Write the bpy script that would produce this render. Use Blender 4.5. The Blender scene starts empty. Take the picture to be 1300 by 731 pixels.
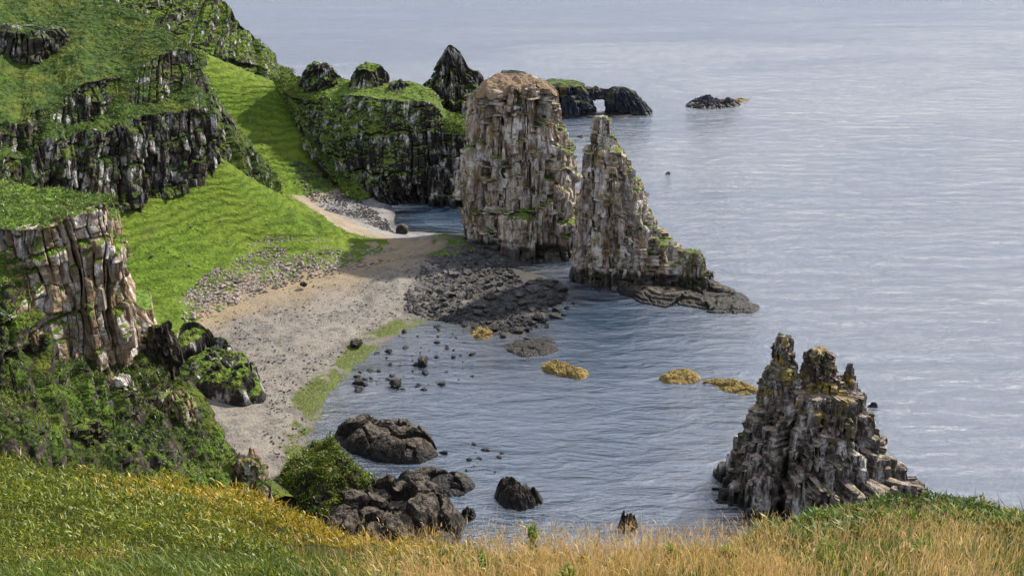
import bpy, bmesh, math, random
import numpy as np
from mathutils import Vector

random.seed(7)
RNG = np.random.default_rng(7)
SC = bpy.context.scene
COL = SC.collection

# ------------------------------------------------------------------ camera, sky, sun, exposure
CAM_H = 100.0
PITCH = math.radians(20.7)
FPX = 1300.0                                   # focal length in photo pixels (photo is 1300 x 731)
cam_d = bpy.data.cameras.new('camera'); cam = bpy.data.objects.new('camera', cam_d); COL.objects.link(cam)
cam.location = (0, 0, CAM_H); cam.rotation_euler = (math.pi / 2 - PITCH, 0, 0)
cam_d.sensor_width = 36.0; cam_d.lens = 36.0 * FPX / 1300.0
cam_d.clip_start = 0.5; cam_d.clip_end = 60000.0
SC.camera = cam

SUN_AZ = math.radians(52)                      # measured from the view direction (+Y), positive to the right
SUN_EL = math.radians(41)
sun_to = Vector((math.sin(SUN_AZ) * math.cos(SUN_EL), math.cos(SUN_AZ) * math.cos(SUN_EL), math.sin(SUN_EL)))
sun_d = bpy.data.lights.new('sun', 'SUN'); sun = bpy.data.objects.new('sun', sun_d); COL.objects.link(sun)
sun_d.energy = 5.0; sun_d.angle = math.radians(1.5); sun_d.color = (1.0, 0.93, 0.81)
sun.rotation_euler = sun_to.to_track_quat('Z', 'Y').to_euler()

world = bpy.data.worlds.new('World'); SC.world = world; world.use_nodes = True
wt = world.node_tree; wt.nodes.clear()
w_out = wt.nodes.new('ShaderNodeOutputWorld'); w_bg = wt.nodes.new('ShaderNodeBackground')
w_sky = wt.nodes.new('ShaderNodeTexSky'); w_sky.sky_type = 'NISHITA'; w_sky.sun_disc = False
w_sky.sun_elevation = SUN_EL; w_sky.sun_rotation = SUN_AZ
w_tc = wt.nodes.new('ShaderNodeTexCoord'); w_map = wt.nodes.new('ShaderNodeMapping'); w_map.inputs['Scale'].default_value = (1, 1, 2.6)
w_n = wt.nodes.new('ShaderNodeTexNoise'); w_n.inputs['Scale'].default_value = 2.2; w_n.inputs['Detail'].default_value = 7
w_r = wt.nodes.new('ShaderNodeValToRGB'); w_r.color_ramp.elements[0].position = .36; w_r.color_ramp.elements[1].position = .62
w_mx = wt.nodes.new('ShaderNodeMix'); w_mx.data_type = 'RGBA'
w_mx.inputs['B'].default_value = (12.2, 13.0, 15.2, 1)   # bright high cloud
wt.links.new(w_tc.outputs['Generated'], w_map.inputs['Vector']); wt.links.new(w_map.outputs[0], w_n.inputs['Vector'])
w_sep = wt.nodes.new('ShaderNodeSeparateXYZ'); wt.links.new(w_tc.outputs['Generated'], w_sep.inputs[0])
w_hz = wt.nodes.new('ShaderNodeMapRange'); w_hz.inputs['From Min'].default_value = 0.0; w_hz.inputs['From Max'].default_value = .95
w_hz.inputs['To Min'].default_value = .26; w_hz.inputs['To Max'].default_value = -.03; wt.links.new(w_sep.outputs['Z'], w_hz.inputs['Value'])
w_add = wt.nodes.new('ShaderNodeMath'); w_add.operation = 'ADD'; wt.links.new(w_n.outputs['Fac'], w_add.inputs[0]); wt.links.new(w_hz.outputs[0], w_add.inputs[1])
wt.links.new(w_add.outputs[0], w_r.inputs[0]); wt.links.new(w_r.outputs[0], w_mx.inputs['Factor'])
wt.links.new(w_sky.outputs[0], w_mx.inputs['A']); wt.links.new(w_mx.outputs['Result'], w_bg.inputs['Color'])
w_bg.inputs['Strength'].default_value = 0.060
wt.links.new(w_bg.outputs[0], w_out.inputs[0])

SC.view_settings.view_transform = 'Standard'; SC.view_settings.look = 'None'
SC.view_settings.exposure = 0.65; SC.view_settings.gamma = 1.0; SC.view_settings.use_curve_mapping = False
SC.cycles.sample_clamp_direct = 2.5; SC.cycles.sample_clamp_indirect = 3.0
SC.cycles.max_bounces = 5; SC.cycles.diffuse_bounces = 2; SC.cycles.glossy_bounces = 3; SC.cycles.transparent_max_bounces = 6
SC.cycles.caustics_reflective = False; SC.cycles.caustics_refractive = False

# ------------------------------------------------------------------ photo geometry -> world
CP, SP = math.cos(PITCH), math.sin(PITCH)
def ray(px, py):
    u = (px - 650.0) / FPX; v = (365.5 - py) / FPX
    return np.array([u, CP + v * SP, -SP + v * CP])
def G(px, py, z=0.0):                           # where the line of sight meets the level z
    r = ray(px, py); t = (z - CAM_H) / r[2]
    return np.array([r[0] * t, r[1] * t, z])
def D(px, py, Y):                               # ... and where it meets the distance Y
    r = ray(px, py); t = Y / r[1]
    return np.array([r[0] * t, Y, CAM_H + r[2] * t])
def project(P):
    X, Y, Z = P[..., 0], P[..., 1], P[..., 2] - CAM_H
    f = Y * CP - Z * SP; up = Y * SP + Z * CP
    return 650 + FPX * X / f, 365.5 - FPX * up / f

# ------------------------------------------------------------------ noise
def _h(ix, iy, iz, seed):
    n = (ix * 374761393 + iy * 668265263 + iz * 2147483647 + seed * 1274126177) & 0xFFFFFFFF
    n = ((n ^ (n >> 13)) * 1274126177) & 0xFFFFFFFF
    return ((n ^ (n >> 16)) & 0xFFFFFF) / float(0xFFFFFF)
def h1(i, seed=0, j=0):
    i = np.asarray(i).astype(np.int64); j = np.asarray(j).astype(np.int64)
    return _h(i, j, np.int64(0) * i, seed)
def vnoise(x, y, z=0.0, seed=0):
    x = np.asarray(x, float); y = np.asarray(y, float) + 0 * x; z = np.asarray(z, float) + 0 * x
    fx, fy, fz = np.floor(x), np.floor(y), np.floor(z)
    ix, iy, iz = fx.astype(np.int64), fy.astype(np.int64), fz.astype(np.int64)
    tx, ty, tz = x - fx, y - fy, z - fz
    tx, ty, tz = [t * t * (3 - 2 * t) for t in (tx, ty, tz)]
    r = 0
    for a in (0, 1):
        for b in (0, 1):
            for c in (0, 1):
                r = r + _h(ix + a, iy + b, iz + c, seed) * (tx if a else 1 - tx) * (ty if b else 1 - ty) * (tz if c else 1 - tz)
    return r
def fbm(x, y, z=0.0, octv=4, seed=0):            # about -1 .. 1
    r = 0; a = 0.5
    for k in range(octv):
        r = r + a * (2 * vnoise(x, y, z, seed + k * 17) - 1); x = x * 2.03; y = y * 2.03; z = np.asarray(z) * 2.03; a *= 0.5
    return r
def sstep(a, b, x):
    t = np.clip((x - a) / (b - a), 0, 1); return t * t * (3 - 2 * t)

# ------------------------------------------------------------------ mesh helpers
def link(name, me, mat=None, parent=None):
    o = bpy.data.objects.new(name, me); COL.objects.link(o)
    if mat and len(me.materials) == 0: me.materials.append(mat)
    if parent: o.parent = parent
    return o
def mesh_np(name, V, F, smooth=False, attrs=None, corner_col=None):
    me = bpy.data.meshes.new(name)
    V = np.asarray(V, np.float32); F = np.asarray(F, np.int32)
    k = F.shape[1]; n = len(F)
    me.vertices.add(len(V)); me.vertices.foreach_set('co', V.ravel())
    me.loops.add(n * k); me.loops.foreach_set('vertex_index', F.ravel())
    me.polygons.add(n); me.polygons.foreach_set('loop_start', np.arange(0, n * k, k, dtype=np.int32))
    me.polygons.foreach_set('use_smooth', np.full(n, smooth))
    for an, av in (attrs or {}).items():
        av = np.asarray(av, np.float32)
        if av.ndim == 1:
            at = me.attributes.new(an, 'FLOAT', 'POINT'); at.data.foreach_set('value', av)
        else:
            at = me.attributes.new(an, 'FLOAT_COLOR', 'POINT')
            c = np.ones((len(av), 4), np.float32); c[:, :3] = av; at.data.foreach_set('color', c.ravel())
    me.update(calc_edges=True); me.validate()
    return me
def grid_faces(nr, nc, wrap=False):
    r = np.arange(nr - 1)[:, None]; c = np.arange(nc if wrap else nc - 1)[None, :]
    a = r * nc + c; b = r * nc + (c + 1) % nc
    return np.stack([a, b, b + nc, a + nc], -1).reshape(-1, 4)
def grid_normals(P, wrap=False):
    if wrap:
        ds = np.roll(P, -1, 1) - np.roll(P, 1, 1)
    else:
        ds = np.gradient(P, axis=1)
    dt = np.gradient(P, axis=0)
    n = np.cross(ds, dt); l = np.linalg.norm(n, axis=-1, keepdims=True) + 1e-9
    return n / l
def tag(o, label=None, cat=None, group=None, kind=None):
    if label: o['label'] = label
    if cat: o['category'] = cat
    if group: o['group'] = group
    if kind: o['kind'] = kind
    return o
def empty(name, loc=(0, 0, 0)):
    o = bpy.data.objects.new(name, None); COL.objects.link(o); o.location = loc; o.empty_display_size = .5
    return o

# ------------------------------------------------------------------ materials
def srgb(*c):
    return tuple(((v / 255) / 12.92 if v / 255 <= .04045 else ((v / 255 + .055) / 1.055) ** 2.4) for v in c) + (1,)
class NT:
    def __init__(s, name):
        s.m = bpy.data.materials.new(name); s.m.use_nodes = True; s.t = s.m.node_tree; s.t.nodes.clear()
        s.out = s.n('OutputMaterial')
    def n(s, ty, **kw):
        nd = s.t.nodes.new('ShaderNode' + ty)
        for k, v in kw.items(): setattr(nd, k, v)
        return nd
    def l(s, a, b): s.t.links.new(a, b)
    def pos(s, scale=(1, 1, 1)):
        g = s.n('NewGeometry'); m = s.n('Mapping'); m.inputs['Scale'].default_value = scale
        s.l(g.outputs['Position'], m.inputs['Vector']); return m.outputs[0]
    def noise(s, vec, scale, detail=5, rough=.55, dist=0):
        t = s.n('TexNoise'); t.inputs['Scale'].default_value = scale; t.inputs['Detail'].default_value = detail
        t.inputs['Roughness'].default_value = rough; t.inputs['Distortion'].default_value = dist
        s.l(vec, t.inputs['Vector']); return t.outputs['Fac']
    def voro(s, vec, scale, feature='DISTANCE_TO_EDGE', out='Distance', rand=1):
        t = s.n('TexVoronoi'); t.feature = feature; t.inputs['Scale'].default_value = scale; t.inputs['Randomness'].default_value = rand
        s.l(vec, t.inputs['Vector']); return t.outputs[out]
    def ramp(s, fac, *stops):
        r = s.n('ValToRGB'); e = r.color_ramp.elements
        while len(e) < len(stops): e.new(.5)
        for el, (p, c) in zip(e, stops):
            el.position = p; el.color = c if isinstance(c, tuple) else (c, c, c, 1)
        s.l(fac, r.inputs[0]); return r.outputs[0]
    def mix(s, fac, a, b, mode='MIX'):
        m = s.n('Mix', data_type='RGBA', blend_type=mode)
        for v, k in ((fac, 'Factor'), (a, 'A'), (b, 'B')):
            sock = [i for i in m.inputs if i.name == k and (i.type == ('VALUE' if k == 'Factor' else 'RGBA'))][0]
            if isinstance(v, (int, float)) or isinstance(v, tuple): sock.default_value = v
            else: s.l(v, sock)
        return [o for o in m.outputs if o.type == 'RGBA'][0]
    def math(s, op, a, b=0.0, c=0.0, clamp=False):
        m = s.n('Math', operation=op); m.use_clamp = clamp
        for i, v in enumerate((a, b, c)):
            if isinstance(v, (int, float)): m.inputs[i].default_value = v
            else: s.l(v, m.inputs[i])
        return m.outputs[0]
    def attr(s, name, out='Fac'):
        a = s.n('Attribute'); a.attribute_name = name; return a.outputs[out]
    def bump(s, h, strength=.5, dist=1.0, prev=None):
        b = s.n('Bump'); b.inputs['Strength'].default_value = strength; b.inputs['Distance'].default_value = dist
        s.l(h, b.inputs['Height'])
        if prev is not None: s.l(prev, b.inputs['Normal'])
        return b.outputs[0]
    def principled(s, col, rough=.9, normal=None, spec=.3):
        p = s.n('BsdfPrincipled')
        for v, k in ((col, 'Base Color'), (rough, 'Roughness'), (spec, 'Specular IOR Level')):
            if isinstance(v, (int, float, tuple)): p.inputs[k].default_value = v
            else: s.l(v, p.inputs[k])
        if normal is not None: s.l(normal, p.inputs['Normal'])
        s.l(p.outputs[0], s.out.inputs[0]); return p
    def upness(s):
        g = s.n('NewGeometry'); x = s.n('SeparateXYZ'); s.l(g.outputs['Normal'], x.inputs[0]); return x.outputs['Z']
    def z(s):
        g = s.n('NewGeometry'); x = s.n('SeparateXYZ'); s.l(g.outputs['Position'], x.inputs[0]); return x.outputs['Z']

def rock_mat(name, dark, mid, light, guano=0.0, guano_col=(.72, .69, .66, 1), veg=(srgb(46, 66, 22), srgb(96, 124, 40)),
             lichen=0.0, lichen_col=srgb(150, 128, 40), ledge=0.0, ledge_col=(.5, .42, .36, 1), tide=2.2, sc=1.0, moss=0.0, lz=(.08, .2), veg_hi=0.0):
    k = NT(name)
    p = k.pos(); pv = k.pos((1, 1, .3)); pl = k.pos((.25, .25, 1.6))
    big = k.noise(p, .09 * sc, 3); med = k.noise(p, .5 * sc, 8, .62); fine = k.noise(p, 2.6 * sc, 6, .65)
    streak = k.noise(pv, .9 * sc, 6, .6, .15); strata = k.noise(pl, .7 * sc, 5, .6)
    base = k.math('ADD', k.math('MULTIPLY', med, .45), k.math('ADD', k.math('MULTIPLY', streak, .35), k.math('MULTIPLY', strata, .2)))
    col = k.ramp(base, (.36, dark), (.5, mid), (.64, light))
    col = k.mix(k.ramp(big, (.42, 0.0), (.62, .45)), col, dark)
    col = k.mix(.55, col, k.ramp(fine, (.3, .25), (.7, 1.0)), 'MULTIPLY')
    up = k.upness()
    if guano:
        g = k.noise(pv, .33 * sc, 7, .68, .15)
        gf = k.ramp(g, (.53 - .12 * guano, 0.0), (.66 - .08 * guano, .85))
        gf = k.math('MULTIPLY', gf, k.ramp(fine, (.35, .35), (.6, 1.0)))
        col = k.mix(gf, col, guano_col)
    if ledge:
        lf = k.math('MULTIPLY', k.ramp(up, (.45, 0.0), (.8, ledge)), k.ramp(med, (.4, .1), (.56, 1.0)))
        col = k.mix(lf, col, ledge_col)
    if lichen:
        lf = k.math('MULTIPLY', k.ramp(k.noise(p, .22 * sc, 6, .65), (.5, 0.0), (.6, lichen)), k.ramp(fine, (.35, .3), (.55, 1.0)))
        lf = k.math('MULTIPLY', lf, k.ramp(k.math('DIVIDE', k.z(), 60.0), (lz[0], 0.0), (lz[1], 1.0)))
        col = k.mix(lf, col, lichen_col)
    vegc = k.mix(k.ramp(k.noise(p, .8, 6, .65), (.36, 0.0), (.62, 1.0)), veg[0], veg[1])
    vegc = k.mix(k.ramp(k.noise(p, .075, 4, .6), (.5, 0.0), (.6, veg_hi)), vegc, srgb(98, 128, 36))
    vegc = k.mix(k.ramp(k.noise(p, .12, 3), (.48, 0.0), (.66, .35)), vegc, srgb(116, 116, 44))
    capn = k.math('ADD', k.attr('cap'), k.math('MULTIPLY', k.math('SUBTRACT', med, .5), 1.6))
    col = k.mix(k.ramp(capn, (.44, 0.0), (.58, .92)), col, k.ramp(fine, (.3, srgb(80, 66, 50)), (.5, srgb(118, 98, 76)), (.7, srgb(148, 128, 102))))
    vf = k.math('ADD', k.attr('veg'), k.math('MULTIPLY', k.math('SUBTRACT', med, .5), 1.1))
    if moss:
        vf = k.math('ADD', vf, k.ramp(up, (.3, 0.0), (.8, moss)))
    vf = k.ramp(vf, (.46, 0.0), (.6, 1.0))
    col = k.mix(vf, col, vegc)
    wet = k.math('SUBTRACT', k.z(), k.math('MULTIPLY', fine, 1.6))
    wetf = k.ramp(k.math('DIVIDE', wet, 10.0), (max(0, tide / 10 - .12), 1.0), (max(.002, tide / 10), 0.0)) if tide > 0 else 0.0
    col = k.mix(k.math('MULTIPLY', wetf, .85), col, (.012, .012, .012, 1))
    rough = k.math('SUBTRACT', .95, k.math('MULTIPLY', wetf, .45), 0.0)
    crack = k.voro(pv, .55 * sc); crack = k.ramp(crack, (0.0, 0.0), (.14, 1.0))
    hgt = k.math('ADD', k.math('MULTIPLY', med, .8), k.math('ADD', k.math('MULTIPLY', fine, .35), k.math('MULTIPLY', crack, .25)))
    tr = k.math('PINGPONG', k.math('DIVIDE', k.math('ADD', k.z(), k.math('MULTIPLY', k.noise(p, .07, 5, .6), 8.0)), 1.7), .5)
    hgt = k.math('ADD', hgt, k.math('MULTIPLY', k.math('MULTIPLY', tr, vf), 1.8))
    k.principled(col, rough, k.bump(hgt, .7, .9), .25)
    return k.m

def grass_mat(name, deep, mid, bright, dry, sc=1.0, bump=.8, terr=2.0):
    k = NT(name)
    p = k.pos(); ps = k.pos((.55, 1.0, 2.4))
    big = k.noise(p, .035, 4, .6); med = k.noise(p, .25 * sc, 6, .6); fine = k.noise(ps, 1.5 * sc, 7, .65, .5)
    col = k.ramp(fine, (.32, deep), (.5, mid), (.7, bright))
    col = k.mix(k.ramp(big, (.42, 0.0), (.64, .75)), col, dry)
    col = k.mix(k.ramp(med, (.45, 0.0), (.7, .5)), col, mid)
    col = k.mix(k.attr('soil'), col, srgb(86, 72, 56))
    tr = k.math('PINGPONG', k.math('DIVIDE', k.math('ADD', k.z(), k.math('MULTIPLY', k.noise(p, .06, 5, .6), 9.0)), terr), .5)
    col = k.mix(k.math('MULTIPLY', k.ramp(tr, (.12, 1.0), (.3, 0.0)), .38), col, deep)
    hgt = k.math('ADD', k.math('ADD', fine, k.math('MULTIPLY', med, .8)), k.math('MULTIPLY', tr, 2.4))
    k.principled(col, .95, k.bump(hgt, bump, .8), .12)
    return k.m

M_BIG = rock_mat('pale_guano_basalt', srgb(48, 40, 34), srgb(138, 116, 94), srgb(198, 178, 152), guano=.8, lichen=.35, ledge=.35, ledge_col=srgb(160, 128, 106), sc=1.2, tide=4.2, moss=.25)
M_DARK = rock_mat('dark_mossy_basalt', srgb(18, 17, 16), srgb(42, 39, 36), srgb(80, 74, 66), guano=.06, sc=1.0, moss=.33, veg=(srgb(38, 56, 16), srgb(96, 118, 38)))
M_LEFT = rock_mat('grey_cliff_basalt', srgb(20, 18, 17), srgb(52, 47, 42), srgb(104, 95, 84), guano=.1, veg=(srgb(24, 38, 11), srgb(64, 88, 25)), sc=1.0, moss=.55)
M_RUB = rock_mat('shaded_ferny_basalt', srgb(22, 19, 17), srgb(58, 51, 44), srgb(124, 112, 98), guano=.0, sc=1.3, moss=.42, veg_hi=.4, veg=(srgb(20, 30, 9), srgb(66, 84, 24)))  # dark ferns, darkened further: the slope's shade is put into the colour
M_WARM = rock_mat('sunlit_warm_basalt', srgb(56, 47, 38), srgb(146, 124, 96), srgb(204, 180, 146), guano=.4, sc=1.2, moss=.35)  # warm tan holds the sunlit look of the near face in its colour
M_NEAR = rock_mat('brown_columnar_basalt', srgb(36, 33, 31), srgb(98, 91, 83), srgb(150, 140, 128), guano=.2, ledge=.75, ledge_col=srgb(164, 144, 130), lichen=.85, sc=1.4, moss=.1, lz=(.22, .34))
M_FAR = rock_mat('far_haze_blue_rock', srgb(26, 29, 38), srgb(50, 53, 64), srgb(78, 80, 88), sc=.6, lichen=.4, moss=.1)  # distance haze put into the rock colour as a blue cast
M_WETROCK = rock_mat('dark_shore_rock', srgb(18, 17, 16), srgb(48, 43, 38), srgb(92, 84, 76), tide=1.3, sc=1.6, lichen=0, moss=.05, ledge=.5, ledge_col=srgb(122, 112, 100))
M_BOULD = rock_mat('grey_boulder_rock', srgb(48, 46, 47), srgb(96, 94, 95), srgb(142, 138, 134), tide=.9, sc=2)
M_PALE = rock_mat('pale_boulder_rock', srgb(110, 98, 92), srgb(168, 154, 146), srgb(200, 190, 184), tide=.1, sc=2)
M_WEED = rock_mat('golden_weed_rock', srgb(88, 74, 40), srgb(144, 124, 72), srgb(178, 158, 104), tide=0, sc=2)
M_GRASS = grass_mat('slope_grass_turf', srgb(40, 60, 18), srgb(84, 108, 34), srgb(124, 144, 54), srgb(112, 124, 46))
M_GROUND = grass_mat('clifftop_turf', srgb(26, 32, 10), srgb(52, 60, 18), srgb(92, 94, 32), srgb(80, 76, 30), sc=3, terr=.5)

# ------------------------------------------------------------------ rock relief along a cliff: s metres along, z metres up
def rock_relief(s, z, w=1.6, amp=1.0, seed=0, lean=0.0, seg=4.5, bed=.5, clef=1.0):
    sw = s + 1.3 * w * fbm(s / (6 * w), z / (7 * w), 0, 3, seed + 3) + lean * z
    def cells(x, width, sd):
        c = np.floor(x / width); best = None
        i0 = c; e = np.full(x.shape, 1e9); d1 = np.full(x.shape, 1e9); idn = np.zeros(x.shape, np.int64)
        d2 = np.full(x.shape, 1e9)
        for k in (-1, 0, 1):
            ci = (c + k).astype(np.int64); pt = (ci + .15 + .7 * h1(ci, sd)) * width
            d = np.abs(x - pt)
            near = d < d1
            d2 = np.where(near, d1, np.minimum(d2, d)); idn = np.where(near, ci, idn); d1 = np.where(near, d, d1)
        return idn, (d2 - d1) / width
    i1, e1 = cells(sw, w, seed + 11); i2, e2 = cells(sw + 3.3, w * 4.2, seed + 23)
    q1 = z / seg + h1(i1, seed + 5) * 7.0 + .25 * fbm(s / w, z * 0, 0, 2, seed); q2 = z / (seg * 2.7) + h1(i2, seed + 6) * 5.0 + .2 * fbm(s / (3 * w), z * 0, 0, 2, seed + 2)
    sg1 = np.floor(q1).astype(np.int64); sg2 = np.floor(q2).astype(np.int64)
    b1 = np.minimum(q1 - sg1, 1 - q1 + sg1); b2 = np.minimum(q2 - sg2, 1 - q2 + sg2)
    r = (h1(i1, seed + 31, sg1) - .5) * 1.0 * w + (h1(i1, seed + 33) - .5) * .8 * w
    r = r + clef * ((h1(i2, seed + 41, sg2) - .5) * 1.9 * w + (h1(i2, seed + 43) - .5) * 1.2 * w)
    r = r - .8 * w * (1 - sstep(0, .24, e1)) - 1.7 * w * (1 - sstep(0, .10, e2))
    r = r - bed * .5 * w * (1 - sstep(0, .3 / seg, b1)) - bed * 1.0 * w * (1 - sstep(0, .22 / seg, b2))
    r = r + .8 * w * fbm(s / (2.2 * w), z / (1.6 * w), 0, 4, seed + 51)
    r = r + 1.8 * w * fbm(s / (9 * w), z / (7 * w), 0, 3, seed + 61)
    return amp * r

def catmull(K, n):                                # K: [m,3] -> [n,3] along index
    m = len(K); t = np.linspace(0, m - 1, n); i = np.clip(np.floor(t).astype(int), 0, m - 2); f = (t - i)[:, None]
    p0 = K[np.clip(i - 1, 0, m - 1)]; p1 = K[i]; p2 = K[i + 1]; p3 = K[np.clip(i + 2, 0, m - 1)]
    c = .5 * (2 * p1 + (p2 - p0) * f + (2 * p0 - 5 * p1 + 4 * p2 - p3) * f ** 2 + (3 * p1 - p0 - 3 * p2 + p3) * f ** 3)
    lin = p1 * (1 - f) + p2 * f
    return .45 * c + .55 * lin

SURF = {}; VEG = {}                                          # name -> (points, normals) kept for cladding
def cliff(name, rails, ns, nts, mat, w=1.6, amp=1.0, seed=0, veg_bias=0.0, flat_amp=.5, lean=0.0, seg=4.5, edge_jit=2.0, parent=None, kind='structure', steep=(.35, .75), bed=.5):
    R = [np.array(r, float) for r in rails]
    rows = [catmull(r, ns) for r in R]
    s0 = np.concatenate([[0], np.cumsum(np.linalg.norm(np.diff(rows[len(rows) // 2][:, :2], axis=0), axis=1))])
    for k, r in enumerate(rows):                   # rails wander, so that edges are never drawn with a ruler
        if 0 < k:
            r[:, 2] += edge_jit * fbm(s0 / 11.0, s0 * 0 + k * 7.7, 0, 2, seed + k) * (1 if k < len(rows) - 1 else .3)
            r[:, 1] += edge_jit * 1.2 * fbm(s0 / 13.0, s0 * 0 + k * 3.1 + 50, 0, 2, seed + k)
    P = []
    for k in range(len(rows) - 1):
        t = np.linspace(0, 1, nts[k], endpoint=(k == len(rows) - 2))[:, None, None]
        P.append(rows[k][None] * (1 - t) + rows[k + 1][None] * t)
    P = np.concatenate(P, 0); nt = len(P)
    N = grid_normals(P)
    if N[..., 1].mean() > 0 and N[..., 2].mean() < 0: N = -N
    if N[..., 2].mean() < 0: N = -N
    S = np.repeat(s0[None], nt, 0)
    # blur the steepness so relief fades in and out
    st = 1 - sstep(steep[0], steep[1], N[..., 2])
    for _ in range(3):
        st[1:-1] = (st[:-2] + 2 * st[1:-1] + st[2:]) / 4
    relief = rock_relief(S, P[..., 2], w, amp, seed, lean, seg, bed)
    Nh = N.copy(); Nh[..., 2] *= .25; Nh /= np.linalg.norm(Nh, axis=-1, keepdims=True) + 1e-9
    Q = P + Nh * (relief * st)[..., None]
    Q[..., 2] += (1 - st) * flat_amp * (fbm(P[..., 0] / 5, P[..., 1] / 5, P[..., 2] / 5, 5, seed + 77) + .5 * fbm(P[..., 0] / 1.6, P[..., 1] / 1.6, P[..., 2] / 1.2, 3, seed + 78))
    N2 = grid_normals(Q)
    if (N2 * N).sum() < 0: N2 = -N2
    veg = sstep(.35, .8, N2[..., 2]) * .75 + veg_bias + .28 * fbm(P[..., 0] / 14, P[..., 1] / 14, P[..., 2] / 9, 4, seed + 99) - .25 * (st - .5)
    me = mesh_np(name, Q.reshape(-1, 3), grid_faces(nt, ns)[:, ::-1], False, {'veg': veg.ravel()})
    o = link(name, me, mat, parent)
    if kind and parent is None: o['kind'] = kind
    SURF[o.name] = (Q, N, st); VEG[o.name] = (Q, N2, veg)
    return o

def loft(name, levels, Y, mat, wy=None, nth=240, nz=200, w=1.6, amp=1.0, seed=0, veg_bias=-.1, parent=None, seg=4.5, power=2.6, bed=.5, clef=1.0, crag=0.0, lean=0.0, strat=0.0, cap_z=None, step=0.0):
    """A free-standing rock: (py, left px, right px) silhouette levels at the distance Y; wy = half depth in metres for each level."""
    L = []
    for k, (py, l, r) in enumerate(levels):
        a, b = D(l, py, Y), D(r, py, Y)
        hw = (b[0] - a[0]) / 2
        L.append((a[2], (a[0] + b[0]) / 2, hw, (wy[k] if wy is not None else hw * .85)))
    L = np.array(L)[::-1]                          # bottom to top
    zz = L[:, 0]
    # spread rows by surface length
    ln = np.concatenate([[0], np.cumsum(np.abs(np.diff(L[:, 0])) + np.abs(np.diff(L[:, 2])) + .5 * np.abs(np.diff(L[:, 3])))])
    tt = np.linspace(0, ln[-1], nz)
    z = np.interp(tt, ln, zz); cx = np.interp(tt, ln, L[:, 1]); hx = np.interp(tt, ln, L[:, 2]); hy = np.interp(tt, ln, L[:, 3])
    th = np.linspace(0, 2 * math.pi, nth, endpoint=False)
    c, s_ = np.cos(th), np.sin(th)
    rr = (np.abs(c) ** power + np.abs(s_) ** power) ** (-1 / power)
    X = cx[:, None] + hx[:, None] * (rr * c)[None]; Yv = Y + hy[:, None] * (rr * s_)[None]
    Z = np.repeat(z[:, None], nth, 1)
    per = np.sqrt((np.diff(np.append(rr * c, (rr * c)[0])) * hx.max()) ** 2 + (np.diff(np.append(rr * s_, (rr * s_)[0])) * hy.max()) ** 2)
    S = np.concatenate([[0], np.cumsum(per)[:-1]])
    S2 = np.repeat(S[None], nz, 0)
    if step:                                       # every column keeps its own width up to its own flat top
        sw = S2 + 1.2 * w * fbm(S2 / (5 * w), Z / (9 * w), 0, 2, seed + 3); ci = np.floor(sw / (w * 1.25) + .5 * fbm(S2 / w, Z * 0, 0, 1, seed)).astype(np.int64)
        T = step * (.32 + 1.7 * h1(ci, seed + 71) ** 2); of = h1(ci, seed + 72); zq = (np.floor(Z / T + of) + 1 - of) * T
        zq = np.clip(.88 * zq + .12 * Z, z[0], z[-1] - .02 * (z[-1] - z[0])); zq = np.where(Z > z[-1] - .4, Z, zq)
        if cap_z is not None:
            cm = sstep(cap_z - 1.2, cap_z + 1.2, Z + 7 * fbm(X / 6, Yv / 6, Z / 6, 4, 8)); zq = zq * (1 - cm) + Z * cm
        zi = np.argsort(z, kind='stable'); X = np.interp(zq, z[zi], cx[zi]) + np.interp(zq, z[zi], hx[zi]) * (rr * c)[None]; Yv = Y + np.interp(zq, z[zi], hy[zi]) * (rr * s_)[None]
    P = np.stack([X, Yv, Z], -1)
    N = grid_normals(P, True)
    ctr = np.stack([cx, np.full(nz, Y), z], -1)[:, None]
    if ((P - ctr) * N)[..., :2].sum() < 0: N = -N
    st = 1 - sstep(.55, .95, N[..., 2])
    if cap_z is not None: st = np.minimum(st, 1 - .93 * cm)
    rel = rock_relief(S2, Z, w, amp, seed, lean, seg, bed, clef)
    # close the seam at the back
    bl = sstep(0, .12, np.abs(((th - math.pi / 2 + math.pi) % (2 * math.pi)) - math.pi))[None]
    # taper relief where the body is thin
    lim = np.minimum(hx, hy)[:, None]
    rel = np.clip(rel, -.45 * lim, .5 * lim)
    Nh = N.copy(); Nh[..., 2] *= .3; Nh /= np.linalg.norm(Nh, axis=-1, keepdims=True) + 1e-9
    Q = P + Nh * (rel * ((.25 if cap_z is None else .03) + (.75 if cap_z is None else .97) * st))[..., None]
    Q[..., 2] += (.35 + .3 * (1 - st)) * amp * w * .5 * fbm(P[..., 0] / (1.5 * w), P[..., 1] / (1.5 * w), P[..., 2] / (1.5 * w), 4, seed + 5)
    if cap_z is not None: Q[..., 2] += cm * (1.6 * fbm(P[..., 0] / 5, P[..., 1] / 5, 0, 3, seed + 9) + .6 * fbm(P[..., 0] / 1.4, P[..., 1] / 1.4, 0, 3, seed + 10))
    if crag:
        m = hx.mean(); tz = (P[..., 2] - z[0]) / (z[-1] - z[0])
        Q[..., 2] += crag * (z[-1] - z[0]) * tz * fbm(P[..., 0] / (.55 * m), P[..., 1] / (.55 * m), 0, 3, seed + 15)
    if strat:
        Q[..., 2] += strat * (P[..., 0] - cx.mean())
    N2 = grid_normals(Q, True)
    if ((Q - ctr) * N2)[..., :2].sum() < 0: N2 = -N2
    veg = sstep(.3, .8, N2[..., 2]) * .5 + veg_bias + .35 * fbm(P[..., 0] / 9, P[..., 1] / 9, P[..., 2] / 7, 4, seed + 99)
    V = Q.reshape(-1, 3); F = grid_faces(nz, nth, True)
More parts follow.
